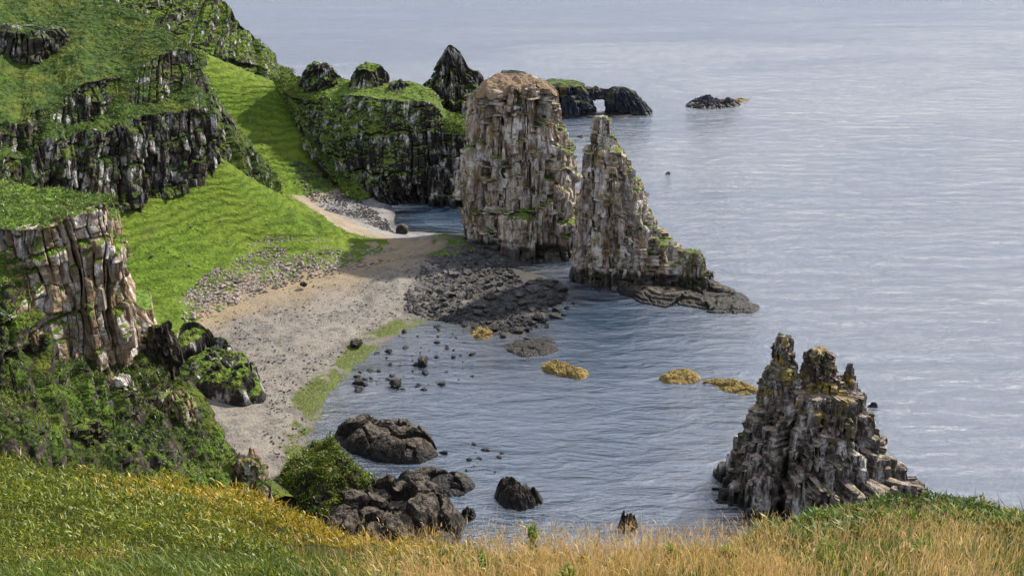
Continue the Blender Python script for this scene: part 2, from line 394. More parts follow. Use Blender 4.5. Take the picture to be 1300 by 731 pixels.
    va = veg.ravel(); ca = np.zeros(nz * nth + nth + 1)
    if cap_z is not None:
        ca[:nz * nth] = cm.ravel(); ca[nz * nth:] = 1; va = va - .5 * ca[:nz * nth]; veg = veg - .5
    # cap: pull the last ring to its centre
    top = Q[-1].mean(0); ring = np.arange((nz - 1) * nth, nz * nth)
    mid = Q[-1] * .5 + top * .5 + np.array([0, 0, .1])
    V = np.concatenate([V, mid, top[None]], 0); va = np.concatenate([va, veg[-1], [veg[-1].mean()]])
    m0 = nz * nth; ti = m0 + nth
    nx = np.roll(np.arange(nth), -1)
    F = np.concatenate([F, np.stack([ring, ring[nx], m0 + nx, m0 + np.arange(nth)], -1)], 0)
    F = np.concatenate([F, np.stack([m0 + np.arange(nth), m0 + nx, np.full(nth, ti), np.full(nth, ti)], -1)], 0)[:, :]
    body = F[F[:, 2] != F[:, 3]]
    # close the middle with quads that share the centre
    j = np.arange(0, nth - 1, 2)
    fan = np.stack([m0 + j, m0 + j + 1, m0 + (j + 2) % nth, np.full(len(j), ti)], -1)
    me = mesh_np(name, V, np.concatenate([body, fan]), False, {'veg': va, 'cap': ca})
    o = link(name, me, mat, parent)
    SURF[o.name] = (Q, N, st)
    return o

# ------------------------------------------------------------------ terrain: slopes, beaches and sea bed as one interpolated field
CTRL = []
def cz(lst):
    for px, py, z in lst: CTRL.append(G(px, py, z))
def cy(lst):
    for px, py, Y in lst: CTRL.append(D(px, py, Y))
cz([(388, 590, 0), (398, 545, 0), (403, 515, 0), (427, 488, 0), (452, 462, 0), (484, 437, 0), (527, 412, 0), (560, 408, 0),
    (600, 425, 0), (640, 420, 0), (690, 408, 0), (722, 382, 0), (700, 352, 0), (648, 338, .2)])
cz([(440, 560, -1), (445, 520, -.7), (470, 490, -.6), (520, 455, -.5), (570, 440, -.5), (620, 455, -.6), (680, 440, -.5), (690, 500, -1.4), (735, 400, -3), (600, 520, -1.6), (520, 560, -1.6)])
cz([(600, 600, -4), (500, 640, -3), (760, 430, -5), (820, 440, -6), (850, 520, -7), (1000, 420, -9), (1100, 300, -9), (900, 250, -9), (1000, 600, -8),
    (800, 620, -7), (770, 350, -4), (800, 180, -9), (640, 200, -6), (700, 130, -9), (1250, 500, -9), (1200, 100, -9), (650, 700, -5), (1250, 680, -9)])
cz([(340, 580, 1.4), (330, 520, 1.7), (345, 470, 2), (400, 430, 1.9), (460, 400, 1.8), (530, 372, 2), (375, 530, .9), (420, 465, .9), (300, 510, 2), (290, 450, 2.8), (345, 620, 1.5), (300, 560, 2)])
cz([(240, 425, 3.8), (262, 402, 4), (330, 372, 4), (400, 352, 4), (470, 336, 3.8), (540, 322, 3.6)])
cz([(575, 385, .9), (620, 372, .9), (660, 388, .5), (600, 342, 1.6), (640, 318, 1.6), (575, 312, 3.6), (560, 302, 4)])
cy([(150, 270, 268), (200, 300, 266), (200, 350, 252), (260, 330, 266), (272, 200, 303), (300, 235, 300), (335, 262, 300), (400, 300, 287), (365, 280, 296),
    (430, 290, 298), (480, 306, 292), (520, 318, 287), (230, 240, 288), (170, 385, 238), (215, 388, 237), (235, 402, 231), (200, 412, 224), (300, 300, 284)])
cz([(420, 268, 2.5), (382, 252, 5), (480, 290, 1.8), (455, 275, 1.6), (500, 298, 1.6), (500, 270, .2), (528, 280, -3), (560, 286, -5), (545, 266, -4), (575, 275, -5)])
cy([(430, 243, 350), (400, 205, 364), (350, 232, 345), (380, 104, 394), (300, 84, 420), (240, 60, 432), (300, 150, 386), (270, 120, 392), (330, 190, 366), (445, 240, 352), (340, 120, 398), (380, 160, 378)])
CTRL += [np.array(v, float) for v in [(-130, 420, 44), (-180, 400, 52), (-150, 340, 40), (-130, 300, 25), (-170, 270, 28), (-150, 230, 25), (-110, 220, 12), (-200, 200, 38), (-120, 180, 20),
         (-100, 200, 7), (-130, 150, 24), (-100, 130, 20), (-60, 130, 4), (-110, 460, 10), (-60, 440, 8), (-30, 420, 2), (-160, 500, 8), (0, 400, -4), (-20, 130, -3), (-200, 320, 45)]]
CTRL = np.array(CTRL)
def _phi(r): return np.sqrt(r * r + 36.0)
_n = len(CTRL)
_A = np.zeros((_n + 3, _n + 3)); _dd = np.linalg.norm(CTRL[:, None, :2] - CTRL[None, :, :2], axis=-1)
_A[:_n, :_n] = -_phi(_dd) + np.eye(_n) * .6
_A[:_n, _n] = 1; _A[:_n, _n + 1:] = CTRL[:, :2]; _A[_n, :_n] = 1; _A[_n + 1:, :_n] = CTRL[:, :2].T
_W = np.linalg.solve(_A, np.concatenate([CTRL[:, 2], [0, 0, 0]]))
def terrain_z(x, y):
    x = np.asarray(x, float); y = np.asarray(y, float); r = np.full(x.shape, _W[_n]) + _W[_n + 1] * x + _W[_n + 2] * y
    for k in range(_n):
        r -= _W[k] * _phi(np.hypot(x - CTRL[k, 0], y - CTRL[k, 1]))
    return r
def build_terrain():
    nu, nv = 520, 440
    u = np.linspace(-.66, .5, nu); t = np.linspace(0, 1, nv); yy = 112 * (480 / 112) ** t
    Yg = np.repeat(yy[:, None], nu, 1); X = u[None] * Yg
    Z = terrain_z(X, Yg)
    px, py = project(np.stack([X, Yg, Z], -1))
    slope = sstep(3.2, 7, Z)
    # terracettes: the small steps that sheep and creep leave along a steep grass slope
    wob = 2.2 * fbm(X / 14, Yg / 14, 0, 4, 5)
    ter = np.abs(((Z + wob) / 1.9) % 1 - .5) * 2
    Z2 = Z + slope * (.75 * (ter - .5) + .9 * fbm(X / 9, Yg / 9, 0, 4, 9) + .5 * fbm(X / 2.5, Yg / 2.5, 0, 3, 10)) + (1 - slope) * (.35 * fbm(X / 7, Yg / 7, 0, 4, 12) + .10 * fbm(X / 1.1, Yg / 1.1, 0, 2, 13))
    P = np.stack([X, Yg, Z2], -1)
    F = grid_faces(nv, nu)
    n1 = fbm(X / 6, Yg / 6, 0, 4, 21); n2 = fbm(X / 2, Yg / 2, 0, 3, 22)
    zf = (Z + 1.1 * n1 + .5 * n2)
    green = (zf > 4.4)
    cove = (px > 372) & (px < 560) & (py < 303) & (Yg > 296)
    green &= ~(cove & (Z + n1 < 6.5) & (py + 6 * n1 > 246))
    green |= (px > 548 - 10 * n1) & (px < 655) & (py > 296) & (py < 322 + 8 * n1) & (n1 + .6 * n2 > -.02) & (Z > .6)
    gf = green.ravel()[F].mean(1) > .5
    wf = Z2.ravel()[F].mean(1) < -.9
    cf = cove.ravel()[F].mean(1) > .5
    soil = np.clip(.0 + .9 * sstep(.25, .55, fbm(X / 11, Yg / 11, 0, 4, 31)) * sstep(.1, .5, fbm(X / 3, Yg / 3, 0, 3, 32)), 0, 1) * .7
    algae = (1 - sstep(.3, .8, np.abs(Z - .25) + .4 * n1)) * sstep(-.2, .2, n1 + .25 + 0.5 * n2) * (py > 405) * (px < 560)
    bar = sstep(515, 590, px + 60 * n1 + 30 * n2) * (py < 440) * (py > 296 + 12 * n1)
    dry = sstep(0, 1, (Z - 2.6 + .6 * n1) / 1.4)
    cloudpx = {'veg': np.zeros(X.size), 'soil': soil.ravel(), 'algae': algae.ravel(), 'dry': dry.ravel(), 'bar': bar.ravel()}
    deep = Z2.ravel()[F].mean(1) < -4.0
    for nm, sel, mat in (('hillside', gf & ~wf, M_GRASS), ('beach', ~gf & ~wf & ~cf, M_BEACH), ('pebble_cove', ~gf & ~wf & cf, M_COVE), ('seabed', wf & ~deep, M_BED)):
        f = F[sel]; used, inv = np.unique(f, return_inverse=True)
        me = mesh_np(nm, P.reshape(-1, 3)[used], inv.reshape(f.shape), nm != 'pebble_cove', {k: v[used] for k, v in cloudpx.items()})
        tag(link(nm, me, mat), kind='structure')
    return X, Yg, Z2, green, px, py

def beach_mat(name, a, b, c, dryc):
    k = NT(name); p = k.pos()
    fine = k.noise(p, 2.2, 8, .72); med = k.noise(p, .16, 5, .6, 1.0); cell = k.voro(p, 1.3, 'F1', 'Color'); ce = k.voro(p, 1.3)
    col = k.ramp(fine, (.3, a), (.5, b), (.68, c))
    sp = k.n('SeparateColor'); k.l(cell, sp.inputs[0])
    col = k.mix(.55, col, k.ramp(sp.outputs[0], (0, .35), (.6, .9), (1.0, 1.25)), 'MULTIPLY')
    col = k.mix(k.ramp(med, (.4, 0.0), (.62, .55)), col, c)
    col = k.mix(k.math('MULTIPLY', k.attr('dry'), .6), col, k.mix(fine, dryc, srgb(150, 132, 96)))
    col = k.mix(k.attr('bar'), col, k.ramp(fine, (.32, srgb(30, 29, 29)), (.6, srgb(86, 83, 80))))  # dark cobbles, with the domed stack's shadow put into their colour too
    wet = k.ramp(k.math('DIVIDE', k.math('ADD', k.z(), k.math('MULTIPLY', med, .8)), 4.0), (.12, 1.0), (.34, 0.0))
    col = k.mix(k.math('MULTIPLY', wet, .6), col, srgb(58, 54, 52))
    al = k.ramp(k.math('ADD', k.attr('algae'), k.math('MULTIPLY', k.math('SUBTRACT', fine, .5), 3.0)), (.36, 0.0), (.66, .95))
    col = k.mix(al, col, k.ramp(fine, (.36, srgb(30, 36, 14)), (.5, srgb(66, 78, 20)), (.64, srgb(108, 114, 38))))
    k.principled(col, k.math('SUBTRACT', .92, k.math('MULTIPLY', wet, .4)), k.bump(k.math('ADD', fine, k.math('MULTIPLY', ce, .7)), .7, .5), .25)
    return k.m
M_BEACH = beach_mat('shingle_and_sand', srgb(60, 58, 57), srgb(106, 102, 98), srgb(146, 137, 126), srgb(142, 120, 84))
M_COVE = beach_mat('grey_cobbles', srgb(70, 70, 72), srgb(116, 114, 114), srgb(156, 152, 148), srgb(150, 132, 108))
_k = NT('seabed_stones'); _p = _k.pos()
_f = _k.noise(_p, .5, 7, .65)
_k.principled(_k.ramp(_f, (.35, srgb(16, 16, 13)), (.5, srgb(42, 38, 28)), (.66, srgb(84, 74, 56))), .9, _k.bump(_f, .5, .5)); M_BED = _k.m

TX, TY, TZ, TGREEN, TPX, TPY = build_terrain()

# ------------------------------------------------------------------ the sea
def water_mat():
    k = NT('sea_water')
    p = k.pos(); pw = k.pos((.45, 1.25, 1)); pb = k.pos((.35, 1.0, 1))
    far = k.attr('open')
    wind = k.ramp(k.noise(pb, .011, 4, .6, .8), (.34, .45), (.66, 1.25))       # patches of wind and of slick water
    fa = k.math('MULTIPLY', far, wind)
    w0 = k.noise(k.pos((.3, 1, 1)), .045, 3, .5, .5); w1 = k.noise(pw, .16, 6, .62, .6); w2 = k.noise(pw, .55, 6, .65, .8); w3 = k.noise(p, 1.6, 5, .65, .5)
    def part(w, a, b): return k.math('MULTIPLY', w, k.math('ADD', a, k.math('MULTIPLY', fa, b)))
    hg = k.math('ADD', k.math('ADD', part(w0, .5, 5.5), part(w1, .55, 3.8)), k.math('ADD', part(w2, .24, .8), part(w3, .05, .08)))
    nrm = k.bump(hg, 1.0, 1.0)
    depth = k.attr('depth')
    op = k.math('SUBTRACT', 1.0, k.math('POWER', 2.718, k.math('MULTIPLY', depth, -1.1)))
    body = k.n('BsdfDiffuse'); body.inputs['Color'].default_value = (.014, .036, .066, 1); k.l(nrm, body.inputs['Normal'])
    tr = k.n('BsdfTransparent'); tr.inputs['Color'].default_value = (.62, .72, .7, 1)
    m1 = k.n('MixShader'); k.l(op, m1.inputs[0]); k.l(tr.outputs[0], m1.inputs[1]); k.l(body.outputs[0], m1.inputs[2])
    gl = k.n('BsdfGlossy'); k.l(k.math('ADD', .07, k.math('MULTIPLY', fa, .15)), gl.inputs['Roughness']); k.l(nrm, gl.inputs['Normal'])
    fr = k.n('Fresnel'); fr.inputs['IOR'].default_value = 4.8; k.l(nrm, fr.inputs['Normal'])
    m2 = k.n('MixShader'); k.l(fr.outputs[0], m2.inputs[0]); k.l(m1.outputs[0], m2.inputs[1]); k.l(gl.outputs[0], m2.inputs[2])
    k.l(m2.outputs[0], k.out.inputs[0])
    return k.m
def build_sea():
    nu, nv = 200, 190
    u = np.linspace(-.9, .9, nu); t = np.linspace(0, 1, nv); yy = 90 * (640 / 90) ** t
    yy = np.concatenate([[-3000, -200, 20], yy, [700, 800, 900, 1000, 1100, 1200, 1400, 1800, 2500, 4000, 12000, 30000]])
    Yg = np.repeat(yy[:, None], nu, 1); X = u[None] * np.maximum(np.abs(Yg), 90)
    X[:, 0] = -30000; X[:, -1] = 30000
    inside = (Yg > 100) & (Yg < 500) & (np.abs(X) < .6 * np.maximum(Yg, 1))
    dep = np.where(inside, np.clip(-terrain_z(X, np.clip(Yg, 100, 500)), 0, 12), 12)
    # sheltered lagoon behind the stacks, open sea elsewhere
    px, py = project(np.stack([X, np.maximum(Yg, 50), 0 * X], -1))
    shel = np.exp(-(((X - 8) / 48) ** 2 + ((Yg - 215) / 75) ** 2)) 
    shel = np.maximum(shel, np.exp(-(((X + 28) / 30) ** 2 + ((Yg - 332) / 26) ** 2)))
    op = (1 - .93 * np.clip(shel * 1.25, 0, 1)) * (1 - .55 * sstep(550, 1200, Yg))
    me = mesh_np('sea', np.stack([X, Yg, 0 * X], -1).reshape(-1, 3), grid_faces(len(yy), nu), True, {'depth': dep.ravel(), 'open': op.ravel()})
    tag(link('sea', me, water_mat()), kind='structure')
build_sea()

# ------------------------------------------------------------------ the cliffs of the mainland
def rail(*pts): return [D(*p) for p in pts]
def dropped(r, dy, z): return [np.array([p[0], p[1] + dy, z]) for p in r]

c0 = rail((-80, -60, 362), (0, -40, 357), (50, -25, 352), (110, -8, 342), (165, 10, 334), (215, 40, 324), (246, 66, 318), (258, 98, 335), (298, 160, 345), (348, 224, 342))
c1 = rail((-80, 170, 245), (0, 158, 255), (60, 124, 272), (125, 106, 285), (170, 88, 295), (220, 68, 306), (250, 80, 309), (263, 112, 322), (302, 166, 334), (352, 227, 330))
c2 = rail((-80, 205, 241), (0, 195, 251), (60, 162, 267), (125, 150, 280), (170, 140, 289), (222, 124, 299), (258, 108, 305), (274, 140, 319), (316, 186, 331), (354, 233, 328))
c3 = rail((-80, 215, 236), (0, 205, 246), (60, 180, 262), (125, 168, 274), (170, 152, 283), (226, 136, 293), (268, 134, 301), (286, 162, 315), (326, 201, 327), (356, 238, 326))
c4 = rail((-80, 262, 230), (0, 255, 241), (60, 256, 254), (125, 262, 265), (180, 258, 274), (228, 248, 284), (264, 244, 292), (300, 222, 308), (336, 240, 318), (358, 250, 322))
cliff('cliff', [c0, c1, c2, c3, c4], 490, [80, 62, 22, 92], M_LEFT, w=1.9, amp=1.0, seed=3, veg_bias=.06, flat_amp=1.4, edge_jit=5.0)

d0 = rail((-60, 225, 178), (0, 232, 174), (40, 236, 171), (75, 240, 169), (105, 245, 167), (138, 249, 164), (148, 258, 168), (151, 285, 176))
d1 = rail((-60, 272, 150), (0, 285, 150), (40, 287, 151), (72, 281, 152), (95, 266, 154), (139, 253, 157), (151, 275, 161), (155, 305, 167))
d2 = rail((-60, 330, 147), (0, 330, 147), (32, 350, 147), (75, 370, 149.5), (110, 360, 152.5), (150, 340, 155.5), (164, 345, 159), (168, 352, 165))
d3 = rail((-60, 400, 140), (0, 400, 140), (40, 430, 142), (92, 484, 145), (125, 478, 149), (157, 468, 153), (170, 435, 157), (174, 402, 163))
d4 = rail((-60, 500, 128), (0, 500, 129), (50, 512, 131), (105, 535, 134), (160, 535, 140), (200, 528, 147), (228, 520, 153), (244, 512, 159))
d5 = rail((-60, 640, 108), (0, 640, 109), (60, 640, 111), (120, 640, 115), (185, 640, 120), (250, 640, 127), (305, 642, 134), (340, 640, 140))
def closed(rails, dy, dz):
    return [r + [r[-1] + np.array([2.0, dy, -dz])] for r in rails]
drails = closed([d0, d1, d2, d3, d4, d5], 14, 40)
foot = [p + np.array([0, 2.5, -9.0]) for p in drails[3]]
head = [p + np.array([0, 3.5, 3.5 if q < 6 else -4.0]) for q, p in enumerate(drails[3])]
cliff('near_cliff', drails[:4] + [foot], 300, [40, 62, 72, 20], M_WARM, w=1.8, amp=.9, seed=14, veg_bias=-.02, flat_amp=1.3, edge_jit=3.4, seg=3.8, lean=.05)
cliff('rubble_slope', [head] + drails[4:], 280, [110, 110], M_RUB, w=1.9, amp=1.5, seed=24, veg_bias=-.05, flat_amp=3.6, edge_jit=5.0, steep=(.45, .95))

e1 = rail((345, 100, 396), (378, 97, 395), (405, 98, 392), (440, 97, 388), (500, 105, 385), (545, 112, 380), (565, 138, 372), (594, 148, 365))
e2 = rail((350, 112, 388), (374, 124, 384), (402, 127, 378), (445, 123, 374), (500, 125, 370), (546, 127, 366), (566, 150, 362), (594, 163, 358))
e3 = rail((364, 135, 380), (386, 165, 372), (402, 176, 366), (445, 172, 362), (500, 165, 360), (546, 165, 358), (570, 172, 356), (594, 174, 352))
e4 = rail((388, 178, 370), (406, 197, 362), (427, 216, 356), (456, 229, 352), (500, 222, 350), (546, 224, 350), (570, 226, 348), (594, 226, 346))
e5 = [G(*p) for p in ((434, 243, 5), (442, 249, 4), (457, 255, 2.5), (482, 264, -1), (520, 267, -2), (550, 268, -2), (575, 270, -2), (594, 272, -2))]
cliff('headland', [dropped(e1, 45, -4), e1, e2, e3, e4, e5], 370, [14, 40, 80, 80, 50], M_DARK, w=1.9, amp=.95, seed=41, veg_bias=-.27, flat_amp=1.0, edge_jit=2.4, seg=4.5, bed=1.4)

g1 = rail((80, -70, 440), (180, -40, 446), (250, -15, 455), (287, 5, 460), (312, 36, 465), (342, 66, 472), (370, 92, 484))
g2 = rail((80, 20, 418), (160, 25, 425), (220, 48, 432), (272, 68, 438), (312, 80, 448), (346, 92, 458), (372, 97, 472))
g3 = rail((80, 100, 412), (160, 100, 418), (220, 100, 424), (270, 104, 430), (312, 110, 440), (352, 112, 450), (376, 114, 464))
cliff('far_ridge', [dropped(g1, 60, -4), g1, g2, g3], 230, [10, 90, 40], M_DARK, w=2.4, amp=1.0, seed=51, veg_bias=.05, flat_amp=2.0, edge_jit=3.5, seg=8)

# ------------------------------------------------------------------ sea stacks
big = empty('sea_stack')
tag(big, 'broad pale guano streaked rock stack with a domed brown top above the boulder bar', 'sea stack')
loft('rock_body', [(97, 647, 662), (99, 632, 679), (103, 618, 693), (109, 609, 703), (116, 604, 708), (126, 601, 711), (140, 600, 712), (158, 599, 713), (164, 596, 717), (170, 595, 721), (200, 595, 724), (205, 594, 727), (232, 594, 729), (238, 592, 731), (262, 591, 733), (290, 587, 735), (312, 584, 736), (345, 582, 738)],
     305, M_BIG, nth=390, nz=280, w=2.2, amp=.8, seed=101, seg=5.5, bed=.45, clef=1.9, veg_bias=-.08, parent=big, cap_z=47.5, step=11.0, power=3.6)
tall = empty('sea_stack')
tag(tall, 'tall narrow rock stack with a thin pinnacle and a ridge descending to a low tip', 'sea stack')
loft('rock_body', [(148, 758, 769), (155, 755, 775), (168, 754, 778), (176, 753, 780), (180, 751, 784), (184, 743, 788), (200, 741, 797), (206, 740, 803), (228, 740, 806), (233, 739, 812), (262, 737, 818), (268, 736, 827), (286, 735, 834), (293, 734, 850), (308, 732, 860), (316, 732, 876), (335, 731, 892), (352, 730, 906), (375, 728, 914)],
     272, M_BIG, wy=[1.2, 1.8, 2.2, 2.6, 3.0, 4.5, 5, 5.5, 5.8, 6.5, 7, 7.5, 7.8, 8, 8.3, 8.7, 9, 10, 11], nth=330, nz=270, w=1.5, amp=.7, seed=111, parent=tall, seg=4.5, bed=.45, clef=1.6, veg_bias=-.06, step=7.5)
near = empty('sea_stack')
tag(near, 'dark columnar basalt stack with yellow lichened pinnacles beyond the clifftop grass', 'sea stack')
loft('rock_body', [(496, 1000, 1096), (512, 975, 1104), (530, 957, 1108), (550, 947, 1118), (562, 944, 1126), (573, 940, 1136), (600, 928, 1164), (620, 914, 1188), (640, 896, 1220), (672, 872, 1256)],
     160, M_NEAR, wy=[4, 5.5, 7, 7.6, 8.2, 12.0, 12.8, 13.4, 14.4, 16], nth=420, nz=220, w=1.35, amp=.5, seed=121, strat=-.06, step=11.0, clef=1.4, parent=near, seg=3.2, power=2.3)
for nm, lv, Y, sd in (('pinnacle', [(428, 989, 1004), (434, 984, 1008), (455, 981, 1010), (464, 972, 1012), (485, 965, 1016), (500, 967, 1018), (524, 964, 1022)], 161, 131),
                      ('pinnacle', [(443, 1034, 1052), (449, 1027, 1061), (470, 1025, 1064), (490, 1022, 1078), (510, 1014, 1090), (530, 1008, 1097)], 161, 132),
                      ('pinnacle', [(463, 1074, 1081), (480, 1069, 1085), (500, 1070, 1092), (530, 1066, 1104)], 162, 133)):
    loft(nm, lv, Y, M_NEAR, nth=130, nz=120, w=.9, amp=.7, seed=sd, parent=near, seg=1.8, crag=.12, step=3.5)
ptd = empty('sea_stack')
tag(ptd, 'dark jagged pointed rock stack rising behind the mossy headland', 'sea stack')
loft('rock_body', [(68, 565, 571), (76, 561, 580), (88, 558, 590), (98, 552, 598), (108, 545, 606), (125, 536, 613), (150, 526, 620)], 402, M_DARK, nth=170, nz=130, w=1.8, amp=.9, seed=141, parent=ptd, crag=.2, veg_bias=.0)

# ------------------------------------------------------------------ arched islets and skerries far out
far1 = empty('rock_islet'); tag(far1, 'dark rock islet with a grassy top and a natural arch, beyond the domed stack', 'islet')
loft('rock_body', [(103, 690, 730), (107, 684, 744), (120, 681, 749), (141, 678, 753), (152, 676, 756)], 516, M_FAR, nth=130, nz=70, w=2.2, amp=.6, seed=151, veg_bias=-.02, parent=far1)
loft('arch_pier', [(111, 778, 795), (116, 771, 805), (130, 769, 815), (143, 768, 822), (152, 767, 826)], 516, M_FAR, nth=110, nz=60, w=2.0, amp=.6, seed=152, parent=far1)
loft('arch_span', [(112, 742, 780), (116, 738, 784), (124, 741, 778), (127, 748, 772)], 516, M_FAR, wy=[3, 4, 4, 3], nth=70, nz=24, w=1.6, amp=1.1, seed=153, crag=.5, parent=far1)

def mound(name, outline, h, mat, nr=26, nth=90, p=2.2, seed=0, parent=None, rough=.5, tilt=(0, 0), terr=0.0, zb=-.8, z0=0.0, veg_bias=-.3, smooth=False, sc=1.0, blocks=26):
    """A low rock: its waterline outline (photo pixels on level z0) raised to h metres."""
    B = np.array([G(x, y, z0)[:2] for x, y in outline]); c = B.mean(0)
    d = B - c; a = np.arctan2(d[:, 1], d[:, 0]); r = np.hypot(d[:, 0], d[:, 1]); o_ = np.argsort(a); a = a[o_]; r = r[o_]
    th = np.linspace(-math.pi, math.pi, nth, endpoint=False)
    R = np.interp(th, np.concatenate([a - 2 * math.pi, a, a + 2 * math.pi]), np.tile(r, 3))
    R = R * (1 + .10 * fbm(np.cos(th) * 2.5 + 9, np.sin(th) * 2.5, seed, 4, seed))
    rho = np.linspace(0.02, 1.0, nr) ** .8
    X = c[0] + rho[:, None] * (R * np.cos(th))[None]; Yv = c[1] + rho[:, None] * (R * np.sin(th))[None]
    Z = (h - zb) * (1 - rho[:, None] ** p) + 0 * X
    m = max(R.mean(), 1)
    nn = fbm(X / (m * .35) / sc, Yv / (m * .35) / sc, seed, 5, seed + 3)
    Z = Z * (1 + .55 * rough * nn) + (tilt[0] * (X - c[0]) + tilt[1] * (Yv - c[1])) * (1 - rho[:, None] ** 4)
    if blocks:
        rb = np.random.default_rng(seed + 900); sx = c[0] + rb.uniform(-1, 1, blocks) * R.max(); sy = c[1] + rb.uniform(-1, 1, blocks) * R.max()
        wx = X + .12 * m * fbm(X / (m * .3), Yv / (m * .3), 3, 3, seed + 60); wyy = Yv + .12 * m * fbm(X / (m * .3), Yv / (m * .3), 9, 3, seed + 61)
        dd = np.stack([np.hypot(wx - a, wyy - b) for a, b in zip(sx, sy)], -1); o2 = np.sort(dd, -1); ci = dd.argmin(-1)
        hh = rb.uniform(.55, 1.1, blocks); gx = rb.normal(0, .10, blocks); gy = rb.normal(0, .10, blocks)
        Z = Z * hh[ci] + (gx[ci] * (wx - sx[ci]) + gy[ci] * (wyy - sy[ci])) * (1 - rho[:, None] ** 5)
        Z = Z - .16 * h * (1 - sstep(0, .09 * m, o2[..., 1] - o2[..., 0])) * (1 - rho[:, None] ** 8)
    if terr:
        q = Z / terr; f = q - np.floor(q); Z = terr * (np.floor(q) + sstep(.25, .75, f))
    Z += rough * .35 * h * (np.abs(fbm(X / (m * .12), Yv / (m * .12), seed, 4, seed + 8)) - .15) * (1 - rho[:, None] ** 6)
    X = X + rough * .25 * m * .3 * fbm(X / (m * .2), Yv / (m * .2), Z, 3, seed + 11); Yv = Yv + rough * .25 * m * .3 * fbm(X / (m * .2), Yv / (m * .2), Z + 30, 3, seed + 12)
    Z = Z + rough * .11 * h * (np.abs(fbm(X / (m * .05), Yv / (m * .05), Z / (m * .05), 3, seed + 14)) - .2) * (1 - rho[:, None] ** 6)
    Z = Z + zb + z0
    P = np.stack([X, Yv, Z], -1)
    N = grid_normals(P, True); N = np.where(N[..., 2:3].mean() < 0, -N, N)
    veg = sstep(.4, .9, N[..., 2]) * .5 + veg_bias + .3 * fbm(X / 4, Yv / 4, Z, 4, seed + 50)
    V = np.concatenate([P.reshape(-1, 3), P[0].mean(0)[None]]); va = np.append(veg.ravel(), veg[0].mean())
    j = np.arange(0, nth - 1, 2); fan = np.stack([np.full(len(j), nr * nth), j, j + 1, (j + 2) % nth], -1)
    me = mesh_np(name, V, np.concatenate([grid_faces(nr, nth, True)[:, ::-1], fan])[:, ::-1] if False else np.concatenate([grid_faces(nr, nth, True), fan[:, ::-1]]), smooth, {'veg': va})
    me.flip_normals() if me.polygons[nth * 2].normal.z < 0 else None
    o = link(name, me, mat, parent); SURF[o.name] = (P, N, 0 * Z + 1)
    return o
def ell(cx, cy, rx, ry, n=14): return [(cx + rx * math.cos(2 * math.pi * k / n), cy + ry * math.sin(2 * math.pi * k / n)) for k in range(n)]

mound('rock_shelf', [(722, 150), (745, 143), (780, 140), (825, 143), (835, 147), (800, 150), (760, 152)], 1.2, M_FAR, parent=far1, seed=4)
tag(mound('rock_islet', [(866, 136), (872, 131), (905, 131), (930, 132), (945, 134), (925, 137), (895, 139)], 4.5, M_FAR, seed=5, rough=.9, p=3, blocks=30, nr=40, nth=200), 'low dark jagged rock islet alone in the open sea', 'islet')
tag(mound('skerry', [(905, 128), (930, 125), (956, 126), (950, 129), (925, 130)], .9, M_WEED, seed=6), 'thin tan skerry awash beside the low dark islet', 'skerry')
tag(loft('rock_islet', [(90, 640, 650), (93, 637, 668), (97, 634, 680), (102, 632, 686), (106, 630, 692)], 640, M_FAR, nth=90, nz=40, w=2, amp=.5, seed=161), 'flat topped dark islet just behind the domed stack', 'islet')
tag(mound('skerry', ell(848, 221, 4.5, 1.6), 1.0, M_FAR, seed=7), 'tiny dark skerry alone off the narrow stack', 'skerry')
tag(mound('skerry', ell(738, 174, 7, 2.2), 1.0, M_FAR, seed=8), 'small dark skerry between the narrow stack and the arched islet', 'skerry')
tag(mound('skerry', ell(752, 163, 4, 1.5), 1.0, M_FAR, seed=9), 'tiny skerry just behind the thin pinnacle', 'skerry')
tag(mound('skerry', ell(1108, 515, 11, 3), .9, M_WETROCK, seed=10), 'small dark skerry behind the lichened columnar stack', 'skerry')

# shelf and buttress of the narrow stack
mound('rock_shelf', [(728, 352), (760, 366), (800, 380), (850, 394), (900, 401), (940, 402), (968, 397), (976, 388), (955, 376), (920, 364), (880, 352), (820, 340), (760, 336)], 2.6, M_WETROCK, parent=tall, nr=60, nth=260, p=5, seed=71, rough=.4, terr=.6, blocks=60, tilt=(0, .05))
loft('buttress', [(319, 872, 888), (324, 866, 893), (342, 860, 898), (362, 850, 905), (380, 846, 912)], 265, M_BIG, nth=140, nz=90, w=1.4, amp=.7, seed=171, veg_bias=.22, step=4.0, parent=tall)

# golden weed-covered reefs and flat dark reefs of the lagoon
tag(mound('weed_reef', [(683, 466), (692, 459), (708, 458), (725, 464), (745, 468), (751, 476), (742, 484), (722, 479), (700, 474), (686, 471)], 1.3, M_WEED, p=7, seed=81, blocks=14, rough=.9, nth=160), 'lumpy golden weed covered reef in the dark lagoon water', 'reef')
tag(mound('weed_reef', [(834, 480), (845, 473), (870, 470), (886, 474), (893, 481), (880, 487), (855, 488), (840, 486)], .9, M_WEED, p=7, seed=82, blocks=10, rough=.9), 'rounded tan weed reef, farther from the columnar stack', 'reef')
tag(mound('weed_reef', [(888, 486), (905, 480), (930, 484), (955, 490), (968, 497), (955, 502), (930, 499), (905, 493)], 1.0, M_WEED, p=7, seed=83, blocks=10, rough=.9), 'long tan weed reef reaching the foot of the columnar stack', 'reef')
tag(mound('weed_reef', [(596, 422), (606, 417), (622, 418), (628, 424), (618, 431), (602, 430)], .7, M_WEED, p=7, seed=84, blocks=10, rough=.9), 'small yellow weed reef in the shallows by the boulder bar', 'reef')
